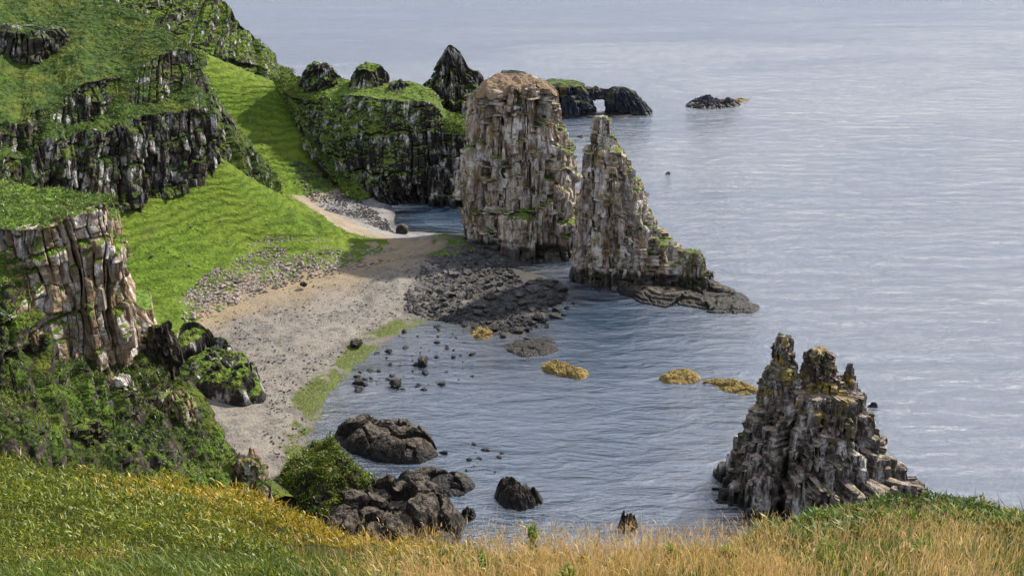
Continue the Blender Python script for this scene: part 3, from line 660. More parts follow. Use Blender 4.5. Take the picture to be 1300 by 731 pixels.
tag(mound('flat_reef', [(632, 440), (650, 430), (680, 426), (712, 428), (722, 438), (705, 450), (675, 456), (648, 452)], .8, M_WETROCK, seed=85, rough=.7, p=4, nth=160), 'flat dark brown reef beside the golden lumpy reef', 'reef')
tag(mound('flat_reef', [(585, 408), (605, 398), (632, 396), (645, 406), (640, 420), (615, 432), (596, 424)], .5, M_WETROCK, seed=86, rough=.7, p=4), 'low brown reef at the edge of the boulder bar', 'reef')

# large rocks below the clifftop
tag(mound('shore_rock', [(424, 552), (440, 545), (480, 540), (520, 545), (552, 560), (556, 578), (535, 588), (500, 588), (455, 578), (432, 566)], 4.0, M_WETROCK, seed=91, rough=.4, p=7, nr=60, nth=220, blocks=34), 'large dark cracked rock standing in the lagoon off the algae strip', 'rock')
tag(mound('shore_rock', [(500, 606), (530, 600), (570, 602), (604, 612), (606, 622), (585, 630), (555, 628), (520, 622)], 2.0, M_WETROCK, seed=92, rough=.4, p=6, nr=60, nth=240, blocks=26), 'low flat topped brown rock slab with pale patches in the water', 'rock')
tag(mound('shore_rock', [(405, 640), (440, 625), (500, 622), (560, 632), (592, 655), (585, 690), (540, 715), (470, 712), (420, 690)], 5.6, M_WETROCK, seed=93, rough=.4, p=6, nr=90, nth=300, blocks=70), 'big black fissured rock below the clifftop grass', 'rock')
tag(mound('shore_rock', [(628, 625), (640, 618), (665, 622), (690, 632), (692, 640), (670, 648), (645, 647), (630, 638)], 4.6, M_WETROCK, seed=94, rough=.5, p=3.0, nr=60, nth=200, tilt=(-.35, .15), blocks=16), 'dark wedge shaped rock alone in the open lagoon', 'rock')
tag(mound('shore_rock', ell(594, 655, 13, 8), 1.8, M_WETROCK, seed=95), 'small brown rounded rock against the big black fissured rock', 'rock')
tag(mound('shore_rock', ell(797, 668, 14, 9), 3.5, M_WETROCK, seed=96), 'dark rock tip showing just over the dry grass', 'rock')

# mossy ridge on the beach
mo = mound('mossy_outcrop', [(222, 470), (240, 490), (275, 512), (310, 516), (336, 510), (332, 490), (300, 470), (262, 452), (232, 446)], 8.0, M_DARK, nr=70, nth=240, p=9, seed=97, rough=.35, veg_bias=.14, z0=2.0, blocks=9)
tag(mo, 'moss topped dark rock outcrop lying across the shingle beach', 'outcrop')

# rock knobs on the headland and the crag on the upper hill
for lv, Y, sd, lab in (([(84, 400, 415), (88, 394, 421), (97, 390, 425), (114, 386, 430)], 389, 181, 'rounded dark rock knob at the grassy saddle end of the headland'),
                       ([(83, 456, 474), (87, 450, 484), (96, 446, 490), (114, 442, 496)], 386, 182, 'broad dark rock knob on the middle of the headland'),
                       ([(102, 503, 510), (106, 499, 516), (118, 496, 520)], 381, 183, 'small mossy rock knob near the pointed stack')):
    tag(loft('rock_outcrop', lv, Y, M_DARK, nth=90, nz=56, w=1.5, amp=.9, seed=sd, veg_bias=.06, crag=.3), lab, 'rock outcrop')

tag(loft('rock_outcrop', [(33, 12, 44), (37, -4, 62), (48, -12, 72), (62, -16, 76), (74, -20, 78)], 303, M_LEFT, wy=[5, 8, 10, 11, 12], nth=220, nz=80, w=1.7, amp=1.0, seed=191, veg_bias=-.2, crag=.25), 'dark crag with pale streaks on the upper green hill', 'rock outcrop')
for cx_, cy_, w_, h_, Y_, m_, lab in ((150, 500, 46, 46, 146, M_WARM, 'pale broken crag just under the foot of the near cliff'), (216, 520, 58, 40, 149, M_WARM, 'pale blocky crag in the middle of the ferny slope'),
        (318, 606, 52, 52, 141, M_WARM, 'columnar rock nose at the lower end of the ferny slope'), (48, 455, 40, 60, 143, M_RUB, 'dark leaning slab left of the near cliff foot'),
        (205, 440, 36, 50, 160, M_RUB, 'dark stepped crag between the near cliff and the mossy outcrop'), (110, 560, 60, 36, 131, M_RUB, 'dark low crag above the heathy bank')):
    tag(loft('rock_outcrop', [(cy_ - h_ * .5, cx_ - w_ * .22, cx_ + w_ * .18), (cy_ - h_ * .42, cx_ - w_ * .38, cx_ + w_ * .32), (cy_ - h_ * .1, cx_ - w_ * .46, cx_ + w_ * .42), (cy_ + h_ * .3, cx_ - w_ * .52, cx_ + w_ * .5), (cy_ + h_ * .8, cx_ - w_ * .55, cx_ + w_ * .56)],
             Y_, m_, nth=130, nz=80, w=1.0, amp=.8, seed=int(cx_), veg_bias=-.02, crag=.3, step=3.0), lab, 'rock outcrop')
# ------------------------------------------------------------------ single stones
def hull_mesh(name, seed, mat, flat=.65, n=18, jag=.25):
    r = random.Random(seed); bm = bmesh.new()
    for k in range(n):
        v = Vector((r.gauss(0, 1), r.gauss(0, 1), r.gauss(0, 1))).normalized() * (1 - jag * r.random())
        bm.verts.new((v.x * .5, v.y * .5, v.z * .5 * flat))
    bmesh.ops.convex_hull(bm, input=bm.verts)
    for v in [v for v in bm.verts if not v.link_faces]: bm.verts.remove(v)
    bmesh.ops.recalc_face_normals(bm, faces=bm.faces)
    me = bpy.data.meshes.new(name); bm.to_mesh(me); bm.free(); me.materials.append(mat); return me
def column_mesh(name, seed, mat):
    r = random.Random(seed); n = r.choice((5, 5, 6, 6, 7)); bm = bmesh.new()
    an = sorted((k + .6 * r.random()) / n * 2 * math.pi for k in range(n)); rings = []
    for z, f in ((-.5, 1.05), (-.05 + .2 * r.random(), 1.0), (.42, .94), (.5, .72)):
        ox, oy = .06 * (r.random() - .5), .06 * (r.random() - .5); tl = .16 * (r.random() - .5)
        rings.append([bm.verts.new((.5 * f * math.cos(a) + ox, .5 * f * math.sin(a) + oy, z + tl * math.cos(a) * (.3 if abs(z) < .45 else 1))) for a in an])
    for A, B in zip(rings, rings[1:]):
        for k in range(n): bm.faces.new((A[k], A[(k + 1) % n], B[(k + 1) % n], B[k]))
    bm.faces.new(rings[-1]); bm.faces.new(rings[0][::-1])
    me = bpy.data.meshes.new(name); bm.to_mesh(me); bm.free(); me.materials.append(mat); return me
def block_mesh(name, seed, mat):
    r = random.Random(seed); bm = bmesh.new(); bmesh.ops.create_cube(bm, size=1)
    bmesh.ops.bevel(bm, geom=[e for e in bm.edges if r.random() < .45], offset=.14, segments=1, affect='EDGES')
    for v in bm.verts: v.co += Vector((r.gauss(0, .06), r.gauss(0, .06), r.gauss(0, .06)))
    bmesh.ops.triangulate(bm, faces=bm.faces)
    me = bpy.data.meshes.new(name); bm.to_mesh(me); bm.free(); me.materials.append(mat); return me
def clad(surf, parent, n, wr, hr, mat, name='rock_column', where=None, seed=0, make=column_mesh, out=-.2, minst=.7, gap=1.0, tilt=.05):
    Q, N, st = SURF[surf]; r = np.random.default_rng(seed)
    V = [make(name, seed * 31 + k, mat) for k in range(12)]
    px, py = project(Q); toc = np.array([0, 0, CAM_H]) - Q; face = (toc * N).sum(-1) / np.linalg.norm(toc, axis=-1)
    ok = (st >= minst) & (face > .12) & (Q[..., 2] > .2) & (px > -20) & (px < 1320)
    if where is not None: ok &= where(px, py, Q)
    idx = np.argwhere(ok); r.shuffle(idx); placed = []; m = 0
    for i, j in idx:
        if m >= n: break
        p = Q[i, j]; f = r.random() ** 1.8; w = wr[0] + (wr[1] - wr[0]) * f; h = (hr[0] + (hr[1] - hr[0]) * r.random() ** 1.6)
        if any((abs(p[0] - q[0]) + abs(p[1] - q[1])) < gap * .6 * (w + q[3]) and abs(p[2] - q[2]) < gap * .42 * (h + q[4]) for q in placed): continue
        placed.append((p[0], p[1], p[2], w, h)); nn = N[i, j]; m += 1
        o = bpy.data.objects.new(name, V[r.integers(12)]); COL.objects.link(o); o.parent = parent
        o.location = Vector(p) + Vector((nn[0], nn[1], 0)) * (out * w) - Vector((0, 0, .3 * h)); o.scale = (w * r.uniform(.8, 1.3), w, h)
        o.rotation_euler = (r.normal(0, tilt), r.normal(0, tilt), math.atan2(nn[1], nn[0]) + math.pi / 2 + r.normal(0, .35))
def find(parent, name):
    return [c for c in parent.children if c.name.split('.')[0] == name][0]

nb = find(near, 'rock_body'); clad(nb.name, near, 190, (.9, 1.8), (2.0, 8), M_NEAR, where=lambda x, y, Q: Q[..., 2] < 8, seed=1, gap=.8, out=-.1)
clad(nb.name, near, 90, (.7, 1.7), (.7, 2.6), M_NEAR, name='rock_block', where=lambda x, y, Q: Q[..., 2] >= 8, seed=2, make=block_mesh, tilt=.12)
bb = find(big, 'rock_body'); clad(bb.name, big, 70, (1.2, 3.6), (2.0, 8.0), M_BIG, name='rock_block', seed=3, make=block_mesh, out=-.28, where=lambda x, y, Q: Q[..., 2] < 40)
tb = find(tall, 'rock_body'); clad(tb.name, tall, 50, (1.0, 2.8), (1.5, 6.0), M_BIG, name='rock_block', seed=4, make=block_mesh, out=-.28, where=lambda x, y, Q: Q[..., 2] < 36)
O = bpy.data.objects
clad('near_cliff', O['near_cliff'], 60, (1.0, 2.6), (1.5, 6), M_WARM, seed=5, gap=.9, where=lambda x, y, Q: (x > 25) & (y > 300), out=-.3)
clad('cliff', O['cliff'], 150, (1.0, 2.4), (2, 7), M_LEFT, seed=6, out=-.3)
clad('headland', O['headland'], 110, (1.4, 3.0), (2, 6), M_DARK, seed=7, where=lambda x, y, Q: x < 590, out=-.3)
def near_line(x, y, pts, w):
    d = np.full(x.shape, 1e9)
    for (x0, y0), (x1, y1) in zip(pts, pts[1:]):
        t = np.clip(((x - x0) * (x1 - x0) + (y - y0) * (y1 - y0)) / ((x1 - x0) ** 2 + (y1 - y0) ** 2), 0, 1)
        d = np.minimum(d, np.hypot(x - x0 - t * (x1 - x0), y - y0 - t * (y1 - y0)))
    return d < w
clad('rubble_slope', O['rubble_slope'], 130, (.5, 2.2), (.5, 1.8), M_BOULD, name='rock', seed=8, minst=.0, make=hull_mesh, out=0, tilt=.3, gap=.75, where=lambda x, y, Q: near_line(x, y, [(128, 490), (165, 520), (200, 560), (232, 605)], 13) | near_line(x, y, [(195, 505), (240, 530)], 12) | near_line(x, y, [(178, 400), (205, 450)], 10))
clad('rubble_slope', O['rubble_slope'], 70, (1.0, 3.4), (1.0, 3.4), M_RUB, name='crag_block', seed=9, minst=.0, make=hull_mesh, out=-.2, tilt=.25, where=lambda x, y, Q: fbm(Q[..., 0] / 7, Q[..., 1] / 7, Q[..., 2] / 7, 3, 5) > .1)

clad('mossy_outcrop', O['mossy_outcrop'], 40, (1.0, 2.0), (2.5, 5.0), M_DARK, seed=10, minst=0, out=-.25, where=lambda x, y, Q: (Q[..., 2] < 7.5) & (Q[..., 2] > 3))
def tz_at(x, y): return float(_W[_n] + _W[_n + 1] * x + _W[_n + 2] * y - (_W[:_n] * _phi(np.hypot(x - CTRL[:, 0], y - CTRL[:, 1]))).sum())
def stones(n, mats, place, size, name, label, cat, group, seed, sink=.3, flat=.65):
    r = random.Random(seed); V = [hull_mesh(name, seed * 7 + k, mats[k % len(mats)], flat) for k in range(12)]; m = 0; tries = 0
    done = []
    while m < n and tries < n * 60:
        tries += 1
        g = place(r)
        if g is None: continue
        p = G(*g, 0.5)
        for _ in range(12): z = tz_at(p[0], p[1]); p = G(*g, .5 * p[2] + .5 * max(z, 0))
        z = max(tz_at(p[0], p[1]), -.15)
        s = size[0] + (size[1] - size[0]) * r.random() ** 2.2
        if any(math.hypot(p[0] - q[0], p[1] - q[1]) < .42 * (s + q[2]) for q in done): continue
        done.append((p[0], p[1], s))
        o = bpy.data.objects.new(name, V[r.randrange(12)]); COL.objects.link(o)
        o.location = (p[0], p[1], z + s * flat * (.5 - sink)); sx = r.uniform(.8, 1.3); o.scale = (s * sx, s / sx, s * r.uniform(.7, 1.1)); o.rotation_euler = (r.gauss(0, .2), r.gauss(0, .2), r.uniform(0, 6.28))
        tag(o, label, cat, group); m += 1
def poly_in(P, x, y):
    c = False; j = len(P) - 1
    for i in range(len(P)):
        if (P[i][1] > y) != (P[j][1] > y) and x < (P[j][0] - P[i][0]) * (y - P[i][1]) / (P[j][1] - P[i][1]) + P[i][0]: c = not c
        j = i
    return c
def in_poly(P):
    xs = [p[0] for p in P]; ys = [p[1] for p in P]
    def f(r):
        x, y = r.uniform(min(xs), max(xs)), r.uniform(min(ys), max(ys))
        return (x, y) if poly_in(P, x, y) else None
    return f
BAR = [(545, 370), (565, 335), (600, 322), (645, 338), (660, 358), (700, 360), (722, 385), (700, 405), (640, 412), (590, 402), (540, 395)]
stones(190, [M_BOULD, M_WETROCK, M_BOULD], in_poly([(545, 372), (562, 335), (600, 318), (645, 334), (662, 356), (705, 356), (730, 388), (705, 414), (640, 428), (585, 414), (535, 398)]), (1.4, 5.2), 'boulder', 'angular dark grey boulder on the bar between beach and domed stack', 'boulder', 'boulders of the bar', 11)
BAND = [(228, 400), (262, 378), (285, 362), (318, 340), (345, 332), (380, 336), (440, 334), (500, 330), (440, 346), (385, 356), (330, 374), (285, 392), (235, 412)]
stones(270, [M_PALE], in_poly(BAND), (.8, 2.6), 'stone', 'pale pinkish grey stone in the band at the foot of the green slope', 'stone', 'pale stones along the back of the beach', 12)
SHAL = [(455, 462), (480, 445), (520, 415), (560, 408), (600, 440), (600, 480), (540, 495), (470, 500), (440, 490)]
stones(75, [M_WETROCK, M_BOULD], in_poly(SHAL), (.7, 2.8), 'boulder', 'dark wet boulder standing in the shallows off the algae strip', 'boulder', 'boulders in the shallows', 13)
LAG = [(555, 575), (600, 560), (660, 580), (650, 600), (590, 600)]
stones(26, [M_WETROCK, M_BOULD], in_poly(LAG), (.5, 1.8), 'boulder', 'small brown stone awash between the large dark rock and the wedge shaped rock', 'boulder', 'stones awash in the lagoon', 14)
for (x, y, s, lab) in ((502, 490, 3.2, 'rounded brown boulder alone in the shallow water'), (538, 463, 3.6, 'grey pointed boulder standing in the shallow water'), (453, 440, 3.4, 'dark boulder at the upper edge of the algae strip'),
                       (386, 363, 2.4, 'single black boulder on the sandy back of the beach'), (456, 487, 2.4, 'brown boulder at the water edge of the algae strip'), (511, 297, 5.0, 'mossy boulder beside the cave pool')):
    p = G(x, y, 0.3); z = max(0, tz_at(p[0], p[1])); p = G(x, y, z)
    o = link('boulder', hull_mesh('boulder', int(x), M_WETROCK, .8, 30, .18)); o.location = (p[0], p[1], z + .25 * s); o.scale = (s, s, s); o.rotation_euler = (0, .1, x)
    tag(o, lab, 'boulder')
SLOPE = [(170, 300), (250, 260), (330, 285), (420, 310), (480, 322), (400, 328), (300, 325), (230, 345), (190, 350)]
stones(12, [M_PALE], in_poly(SLOPE), (.8, 1.6), 'stone', 'small pale stone lying alone on the bright green slope', 'stone', 'pale stones on the green slope', 15)
COVE = [(365, 200), (400, 215), (430, 240), (440, 250), (400, 250), (365, 240)]
stones(9, [M_PALE], in_poly(COVE), (.8, 1.7), 'stone', 'small pale stone on the grass above the grey pebble cove', 'stone', 'pale stones above the cove', 16)
def cobbles(name, n, place, size, mat, seed, kind='stuff'):
    r = random.Random(seed); rr = np.random.default_rng(seed); pts = []
    while len(pts) < n:
        g = place(r)
        if g is not None: pts.append(g)
    P = np.array([G(*g, 1.0) for g in pts]); z = terrain_z(P[:, 0], P[:, 1]); k = z > -.3; P[:, 2] = z; P = P[k]; n = len(P)
    o8 = np.array([(1, 0, 0), (0, 1, 0), (-1, 0, 0), (0, -1, 0), (0, 0, 1), (.5, .5, .75), (-.5, -.4, .8), (0, 0, -.5)], float)
    f8 = np.array([(0, 1, 5), (1, 2, 4), (1, 4, 5), (0, 5, 4), (2, 3, 6), (2, 6, 4), (3, 0, 4), (3, 4, 6)])
    s = (size[0] + (size[1] - size[0]) * rr.random(n) ** 2)[:, None, None] * .5
    a = rr.uniform(0, 6.28, n); ca, sa = np.cos(a), np.sin(a)
    v = o8[None] * rr.uniform(.6, 1.25, (n, 8, 3)) * s * np.array([1.15, .85, .6])
    V = np.stack([v[..., 0] * ca[:, None] - v[..., 1] * sa[:, None], v[..., 0] * sa[:, None] + v[..., 1] * ca[:, None], v[..., 2]], -1) + P[:, None]
    F = (f8[None] + np.arange(n)[:, None, None] * 8).reshape(-1, 3)
    tag(link(name, mesh_np(name, V.reshape(-1, 3), F), mat), kind='stuff')
cobbles('bar_cobbles', 2600, in_poly([(505, 392), (545, 335), (590, 312), (645, 330), (660, 356), (705, 358), (728, 385), (705, 408), (640, 416), (585, 408), (535, 400)]), (.4, 1.9), M_BOULD, 71)
cobbles('beach_cobbles', 1700, in_poly([(235, 420), (262, 400), (340, 372), (420, 352), (520, 330), (556, 345), (560, 380), (510, 408), (440, 450), (400, 500), (380, 590), (330, 575), (340, 515), (290, 450)]), (.2, .8), M_BOULD, 72)
cobbles('band_cobbles', 2600, in_poly([(225, 402), (262, 372), (285, 358), (318, 336), (345, 328), (440, 330), (510, 326), (440, 350), (385, 360), (330, 380), (285, 398), (232, 416)]), (.4, 1.2), M_PALE, 73)
cobbles('cove_cobbles', 1600, in_poly([(365, 240), (430, 247), (490, 275), (500, 296), (450, 285), (400, 270)]), (.5, 1.3), M_BOULD, 74)
PEB = [(250, 430), (300, 395), (420, 355), (540, 335), (560, 370), (500, 405), (430, 445), (395, 510), (370, 590), (330, 560), (310, 520), (345, 500)]

# ------------------------------------------------------------------ clifftop in the foreground
RIDGE = [(-200, 592, 44), (0, 602, 40), (100, 608, 38), (200, 618, 34), (300, 636, 30), (380, 660, 26), (450, 690, 20), (520, 704, 15), (600, 708, 13), (700, 708, 12.5), (800, 706, 12.5),
         (900, 700, 13), (960, 690, 15), (1020, 678, 18), (1100, 664, 20), (1200, 660, 21), (1300, 676, 20), (1500, 690, 20)]
_rp = np.array([D(*r) for r in RIDGE]); _ru = _rp[:, 0] / _rp[:, 1]
def fore_z(u, y):
    dr = np.interp(u, _ru, _rp[:, 1]); hr = CAM_H - np.interp(u, _ru, _rp[:, 2])
    on = 1.7 * (1 - y / dr) + y * hr / dr
    over = np.maximum(y - dr, 0)
    drop = np.where(y < dr, on, hr + over * hr / dr + .9 * over ** 2 / (over + 4))
    x = u * y
    return CAM_H - drop + .10 * fbm(x / 1.1, y / 1.1, 0, 4, 301) * np.clip(y / 8, 0, 1) + .5 * fbm(x / 6, y / 6, 0, 2, 305) * np.clip((y - 18) / 15, 0, 1) * (y <= dr), dr
def build_fore():
    u = np.linspace(-.95, .95, 260); y = np.concatenate([np.linspace(.8, 6, 14), np.linspace(6.2, 46, 170), np.linspace(47, 110, 20)])
    U, Yg = np.meshgrid(u, y); Z, _ = fore_z(U, Yg)
    me = mesh_np('clifftop', np.stack([U * Yg, Yg, np.maximum(Z, -6)], -1).reshape(-1, 3), grid_faces(len(y), len(u)), True, {'soil': 0 * U.ravel()})
    tag(link('clifftop', me, M_GROUND), kind='structure')
build_fore()

_k = NT('grass_blades'); _c = _k.attr('col', 'Color')
_d = _k.n('BsdfDiffuse'); _k.l(_c, _d.inputs[0]); _t = _k.n('BsdfTranslucent'); _k.l(_c, _t.inputs[0])
_g = _k.n('BsdfGlossy'); _g.inputs['Roughness'].default_value = .45; _g.inputs['Color'].default_value = (.8, .8, .7, 1)
_m = _k.n('MixShader'); _m.inputs[0].default_value = .35; _k.l(_d.outputs[0], _m.inputs[1]); _k.l(_t.outputs[0], _m.inputs[2])
_m2 = _k.n('MixShader'); _m2.inputs[0].default_value = .04; _k.l(_m.outputs[0], _m2.inputs[1]); _k.l(_g.outputs[0], _m2.inputs[2]); _k.l(_m2.outputs[0], _k.out.inputs[0])
M_BLADE = _k.m

def blades(name, B, H, W, lean, col, tipcol, r, parent=None, mid=.55, droop=1.0):
    """Curved two-step blades: B base points, H heights, W widths; colours at base and tip."""
    n = len(B); az = r.uniform(0, 2 * math.pi, n); la = r.uniform(0, 2 * math.pi, n)
    side = np.stack([np.cos(az), np.sin(az), 0 * az], -1) * W[:, None] * .5
    ld = np.stack([np.cos(la), np.sin(la), 0 * la], -1); ln = (lean * r.uniform(.3, 1.6, n) * H)[:, None]
    up = np.array([0, 0, 1.])[None] * H[:, None]
    m = B + up * mid + ld * ln * .35; t = B + up * (1 - .25 * droop * r.random(n))[:, None] + ld * ln
    V = np.stack([B - side, B + side, m - side * .8, m + side * .8, t], 1).reshape(-1, 3)
    i = np.arange(n)[:, None] * 5
    F = np.concatenate([i + np.array([[0, 1, 3]]), i + np.array([[0, 3, 2]]), i + np.array([[2, 3, 4]])], 0)
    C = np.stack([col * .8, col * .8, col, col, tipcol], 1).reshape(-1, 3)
    me = mesh_np(name, V, F, True, {'col': C})
    return tag(link(name, me, M_BLADE, parent), kind='stuff')
def pal(r, n, cols, p):
    c = np.array([srgb(*x)[:3] for x in cols]); k = r.choice(len(cols), n, p=p); return c[k] * r.uniform(.7, 1.25, n)[:, None]
def scatter_fore(n, r, ulo, uhi, ylo, yhi):
    u = r.uniform(ulo, uhi, n); y = np.exp(r.uniform(math.log(ylo), math.log(yhi), n)); z, dr = fore_z(u, y)
    k = y < dr + 1.2; u, y, z, dr = u[k], y[k], z[k], dr[k]
    P = np.stack([u * y, y, z], -1); px, py = project(P); v = (px > -60) & (px < 1360) & (py < 800)
    return P[v], px[v], py[v], (y / dr)[v]
r = np.random.default_rng(99)
# low leafy growth of the left mound
P, px, py, rel = scatter_fore(120000, r, -.75, .02, 9, 44)
dense = fbm(P[:, 0] / 1.6, P[:, 1] / 1.6, 0, 3, 401)
k = (P[:, 1] > 9) & (px < 520 + 90 * r.normal(0, 1, len(px))) & (dense > -.24); P, px, py, rel, dense = P[k], px[k], py[k], rel[k], dense[k]; n = len(P)
lit_gold = sstep(.45, .95, rel + .30 * fbm(P[:, 0] / 3, P[:, 1] / 3, 0, 3, 402)) * sstep(40, 330, px)  # gold towards the brow: its sunlit tone is put into the blade colour
green = pal(r, n, [(74, 92, 12), (112, 126, 20), (142, 142, 28), (90, 104, 14)], [.3, .3, .2, .2]); au = pal(r, n, [(168, 142, 22), (190, 158, 30), (142, 130, 22), (172, 132, 30)], [.3, .3, .25, .15])
pick = (r.random(n) < lit_gold * .95)[:, None]; c = np.where(pick, au, green)
hump = np.clip(.4 + 2.0 * dense, .0, 1.5) * (.75 + .5 * fbm(P[:, 0] / .5, P[:, 1] / .5, 0, 2, 403))
P = P + np.stack([0 * px, 0 * px, hump * .75 * r.random(n) ** .5 * np.clip(P[:, 1] / 25, .6, 1.3)], -1)
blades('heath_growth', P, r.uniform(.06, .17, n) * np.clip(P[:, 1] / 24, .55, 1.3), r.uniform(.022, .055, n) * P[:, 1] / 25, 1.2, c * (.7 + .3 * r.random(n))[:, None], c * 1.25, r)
# turf grass everywhere on the clifftop
P, px, py, rel = scatter_fore(115000, r, -.62, .62, 7, 26); k = (px > 420 + 330 * fbm(P[:, 0] / 1.6, P[:, 1] / 1.6, 0, 3, 7) + 70 * r.normal(0, 1, len(px))) | (py > 712 + 40 * fbm(P[:, 0], P[:, 1], 0, 2, 8)); P, px, py, rel = P[k], px[k], py[k], rel[k]; n = len(P)
c = pal(r, n, [(146, 132, 48), (190, 160, 82), (206, 178, 108), (122, 120, 38)], [.32, .28, .15, .25]); cg = pal(r, n, [(84, 104, 22), (108, 126, 30), (64, 86, 18)], [.4, .35, .25])
patch = fbm(P[:, 0] / 1.3, P[:, 1] / 1.0, 0, 3, 412) + .21 + .12 * (px < 560) + .25 * (px > 1000) + .25 * r.normal(0, .5, n) - .05
c = np.where((patch > .02)[:, None], cg, c)
clump = np.clip(.7 + .9 * fbm(P[:, 0] / 1.2, P[:, 1] / 1.2, 0, 3, 411), .25, 1.4)
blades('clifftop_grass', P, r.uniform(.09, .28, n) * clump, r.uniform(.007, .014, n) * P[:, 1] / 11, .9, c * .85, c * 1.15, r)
# taller dry stalks with seed heads
P, px, py, rel = scatter_fore(34000, r, -.25, .62, 8.5, 22); k = (r.random(len(P)) < np.clip(.12 + 1.3 * fbm(P[:, 0] / 1.5, P[:, 1] / 1.5, 0, 3, 421) + .45 * np.exp(-((px - 800) / 170) ** 2), 0, 1) * sstep(330, 620, px + 120 * fbm(P[:, 0], P[:, 1], 0, 2, 9))); P = P[k]; n = len(P)
c = pal(r, n, [(198, 162, 94), (216, 186, 122), (178, 144, 78), (220, 182, 142)], [.3, .3, .2, .2])
H = r.uniform(.25, .78, n); blades('dry_grass', P, H, r.uniform(.004, .008, n), .4, c, c, np.random.default_rng(5), mid=.6)
k = r.random(n) < .55; P2 = P[k] + np.stack([r.normal(0, .1, k.sum()), r.normal(0, .05, k.sum()), H[k] * .8], -1)
blades('seed_heads', P2, r.uniform(.06, .15, k.sum()), r.uniform(.008, .017, k.sum()), .6, c[k] * .95, c[k] * 1.1, np.random.default_rng(6))
# low shrubs on the right brow
def fore_pt(px, t):
    """ground point on the sight line column px, at the fraction t of the way to the brow"""
    u = float(np.interp(px, [q[0] for q in RIDGE], _ru)); dr = float(np.interp(u, _ru, _rp[:, 1])); y = dr * t
    return np.array([u * y, y, float(fore_z(np.array([u]), np.array([y]))[0][0])])
def shrub(c, rx, h, seed, label, n=3200, name='shrub', cols=((70, 96, 26), (96, 122, 34), (122, 142, 46), (50, 74, 20))):
    q = np.random.default_rng(seed); root = empty(name, c); tag(root, label, 'shrub', 'low shrubs along the clifftop edge')
    a = q.uniform(0, 6.28, n); rad = np.sqrt(q.random(n)); x, y = rx * rad * np.cos(a), rx * rad * np.sin(a)
    top = h * (1 - rad ** 2.2) * (.75 + .6 * fbm(x / (.4 * rx) + seed, y / (.4 * rx), 0, 3, seed))
    z = top * (1 - .55 * q.random(n) ** 2)
    g = np.array([fore_z(np.array([(c[0] + X) / (c[1] + Y)]), np.array([c[1] + Y]))[0][0] for X, Y in zip(x[:1], y[:1])])
    uu = (c[0] + x) / (c[1] + y); gz = fore_z(uu, c[1] + y)[0] - c[2]
    B = np.stack([x, y, gz + z], -1); col = pal(q, n, cols, [.3, .35, .15, .2]); tn = fbm((c[0] + x) / .5, (c[1] + y) / .5, 0, 3, 77)
    col = np.where((tn > .22)[:, None], pal(q, n, [(142, 138, 56), (120, 124, 44)], [.5, .5]), col) * (.75 + .5 * q.random())
    keep = tn > -.42; B, col, n = B[keep], col[keep], int(keep.sum())
    o = blades('foliage', B, q.uniform(.06, .16, n), q.uniform(.03, .06, n), 1.2, col * .8, col * 1.2, q, root); del o['kind']
    m = 22; a = q.uniform(0, 6.28, m); S = np.stack([.3 * rx * np.cos(a), .3 * rx * np.sin(a), 0 * a + gz.mean() - .05], -1); bc = pal(q, m, [(70, 58, 36)], [1.])
    o = blades('stems', S, np.full(m, h * .9), np.full(m, .02), .5, bc, bc, q, root); del o['kind']
SH = [(985, .97, .8, .35), (1030, .98, 1.0, .5), (1080, .97, 1.1, .5), (1135, .98, 1.2, .55), (1190, .97, 1.3, .6), (1240, .95, 1.2, .55), (1290, .96, 1.3, .55), (1150, .86, .9, .4), (1215, .84, 1.0, .45), (1275, .84, 1.0, .45), (1085, .86, .8, .35)]
for q, (x, t, rx, h) in enumerate(SH):
    shrub(fore_pt(x, t), rx * 1.3, h * 1.35, 500 + q, 'low bushy green shrub on the clifftop edge in front of the columnar stack' if t > .9 else 'low bushy green shrub among the dry grass behind the clifftop edge')
# bright leafy weeds standing in the grass
def weed(c, h, seed, label):
    q = np.random.default_rng(seed); root = empty('leafy_weed', c); tag(root, label, 'weed', 'leafy weeds in the clifftop grass')
    m = 5; S = np.stack([q.normal(0, .03, m), q.normal(0, .03, m), 0 * np.arange(m) - .03], -1); sc_ = pal(q, m, [(110, 124, 44)], [1.])
    o = blades('stem', S, h * q.uniform(.75, 1.05, m), np.full(m, .016), .12, sc_, sc_, q, root); del o['kind']
    n = int(q.uniform(70, 170)); z = h * q.random(n) ** q.uniform(.6, 1.3); rr = q.uniform(.05, .12) * (1.15 - z / h) + .02; a = q.uniform(0, 6.28, n); B = np.stack([rr * np.cos(a), rr * np.sin(a), z], -1)
    col = pal(q, n, [(104, 138, 34), (128, 158, 44), (84, 116, 28)], [.4, .35, .25])
    o = blades('leaves', B, q.uniform(.05, .11, n), q.uniform(.025, .045, n), 1.3, col * .85, col * 1.15, q, root); del o['kind']
for q, (x, t, h) in enumerate([(676, .98, .5), (566, .93, .34), (612, .80, .36), (742, .9, .26), (852, .86, .3), (1050, .62, .42), (925, .78, .3), (1180, .6, .34), (480, .6, .3), (720, .7, .36)]):
    weed(fore_pt(x, t), h, 600 + q, 'tallest bright green leafy weed rising from the dry grass' if q == 0 else 'bright green leafy weed standing in the clifftop grass')

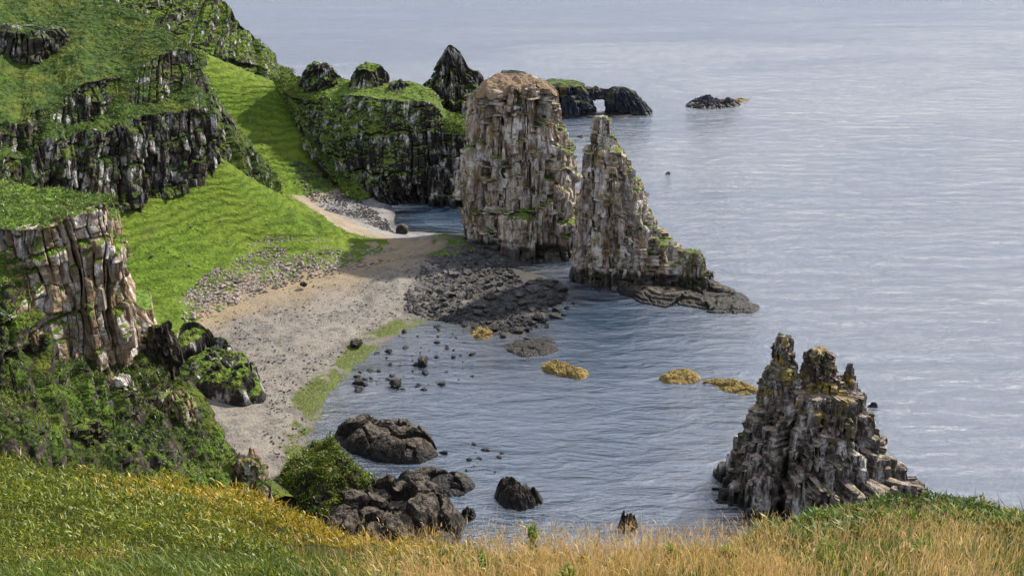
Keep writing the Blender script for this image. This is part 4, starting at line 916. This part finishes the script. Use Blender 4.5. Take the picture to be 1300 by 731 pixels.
kn = empty('leafy_knoll'); tag(kn, 'rounded leafy green knoll between the shingle and the big black fissured rock', 'knoll')
kr = mound('rock_core', [(345, 652), (352, 612), (380, 585), (420, 586), (462, 604), (496, 634), (455, 664), (390, 676)], 9.0, M_RUB, nr=40, nth=120, p=1.5, seed=98, rough=.9, veg_bias=.2, parent=kn, blocks=9)
Q_, N_, _ = SURF[kr.name]; q = np.random.default_rng(77); i_ = q.choice(Q_[..., 0].size, 34000); P = Q_.reshape(-1, 3)[i_]; n = len(P)
cl = fbm(P[:, 0] / 2.4, P[:, 1] / 2.4, P[:, 2] / 2.4, 4, 88); P = P + np.stack([q.normal(0, .35, n), q.normal(0, .35, n), np.clip(.4 + 3.2 * cl, 0, 2.4) * q.random(n)], -1); k = (P[:, 2] > 1.2) & (cl > -.3); P = P[k]; n = len(P)
c = pal(q, n, [(76, 102, 24), (110, 132, 34), (158, 146, 46), (52, 74, 18)], [.3, .35, .15, .2]) * (1 + .9 * np.clip(fbm(P[:, 0] / 3, P[:, 1] / 3, P[:, 2] / 3, 2, 5), -.4, .4))[:, None]
o = blades('foliage', P, q.uniform(.16, .42, n), q.uniform(.09, .2, n), 1.2, c * .8, c * 1.2, q, kn); del o['kind']
# tufts on the slopes, where the ground is green
def tufts(name, Q, N, veg, n, lo, hr, wr, cols, pr, seed, lean=.5):
    r = np.random.default_rng(seed); Q = Q.reshape(-1, 3); N = N.reshape(-1, 3); v = veg.ravel()
    px, py = project(Q); ok = (v > lo) & (px > -30) & (px < 1330) & (py > -30) & (Q[:, 2] > 2); d = np.linalg.norm(Q - np.array([0, 0, CAM_H]), axis=1)
    toc = (np.array([0, 0, CAM_H]) - Q) / d[:, None]; ok &= (toc * N).sum(1) > .03
    i = np.nonzero(ok)[0]
    if len(i) == 0: return
    i = r.choice(i, n); P = Q[i] + r.normal(0, .5, (n, 3)) * np.array([1, 1, 0]) * (d[i] / 300)[:, None]
    c = pal(r, n, cols, pr); f = (d[i] / 300)
    blades(name, P - np.array([0, 0, .12]), r.uniform(*hr, n) * f, r.uniform(*wr, n) * f, lean, c, c * 1.25, r)
GC = [(60, 82, 24), (88, 110, 34), (116, 130, 46), (48, 66, 20)]; GP = [.3, .35, .15, .2]
Tn = grid_normals(np.stack([TX, TY, TZ], -1)); Tn = Tn if Tn[..., 2].mean() > 0 else -Tn
tufts('slope_grass', np.stack([TX, TY, TZ], -1), Tn, TGREEN.astype(float), 22000, .5, (.15, .5), (.14, .3), GC, GP, 1, 1.5)
DC = [(50, 64, 20), (76, 92, 30), (98, 108, 38), (40, 52, 16)]
for nm, nn, k, lo in (('cliff', 15000, 'cliff_growth', .6), ('rubble_slope', 16000, 'ledge_growth', .5), ('near_cliff', 9000, 'ledge_turf', .55), ('headland', 9000, 'headland_grass', .6), ('far_ridge', 3000, 'ridge_grass', .65)):
    Q, N, v = VEG[nm]; tufts(k, Q, N, v, nn, lo, (.18, .55) if nm not in ('rubble_slope', 'near_cliff') else (.4, 1.1), (.15, .34), [(26, 36, 10), (46, 60, 16), (72, 88, 26), (20, 28, 8)] if nm == 'rubble_slope' else DC if nm in ('rubble_slope', 'cliff') else GC, GP, len(nm), 1.3)  # darkest palette carries the painted shade of the rubble slope
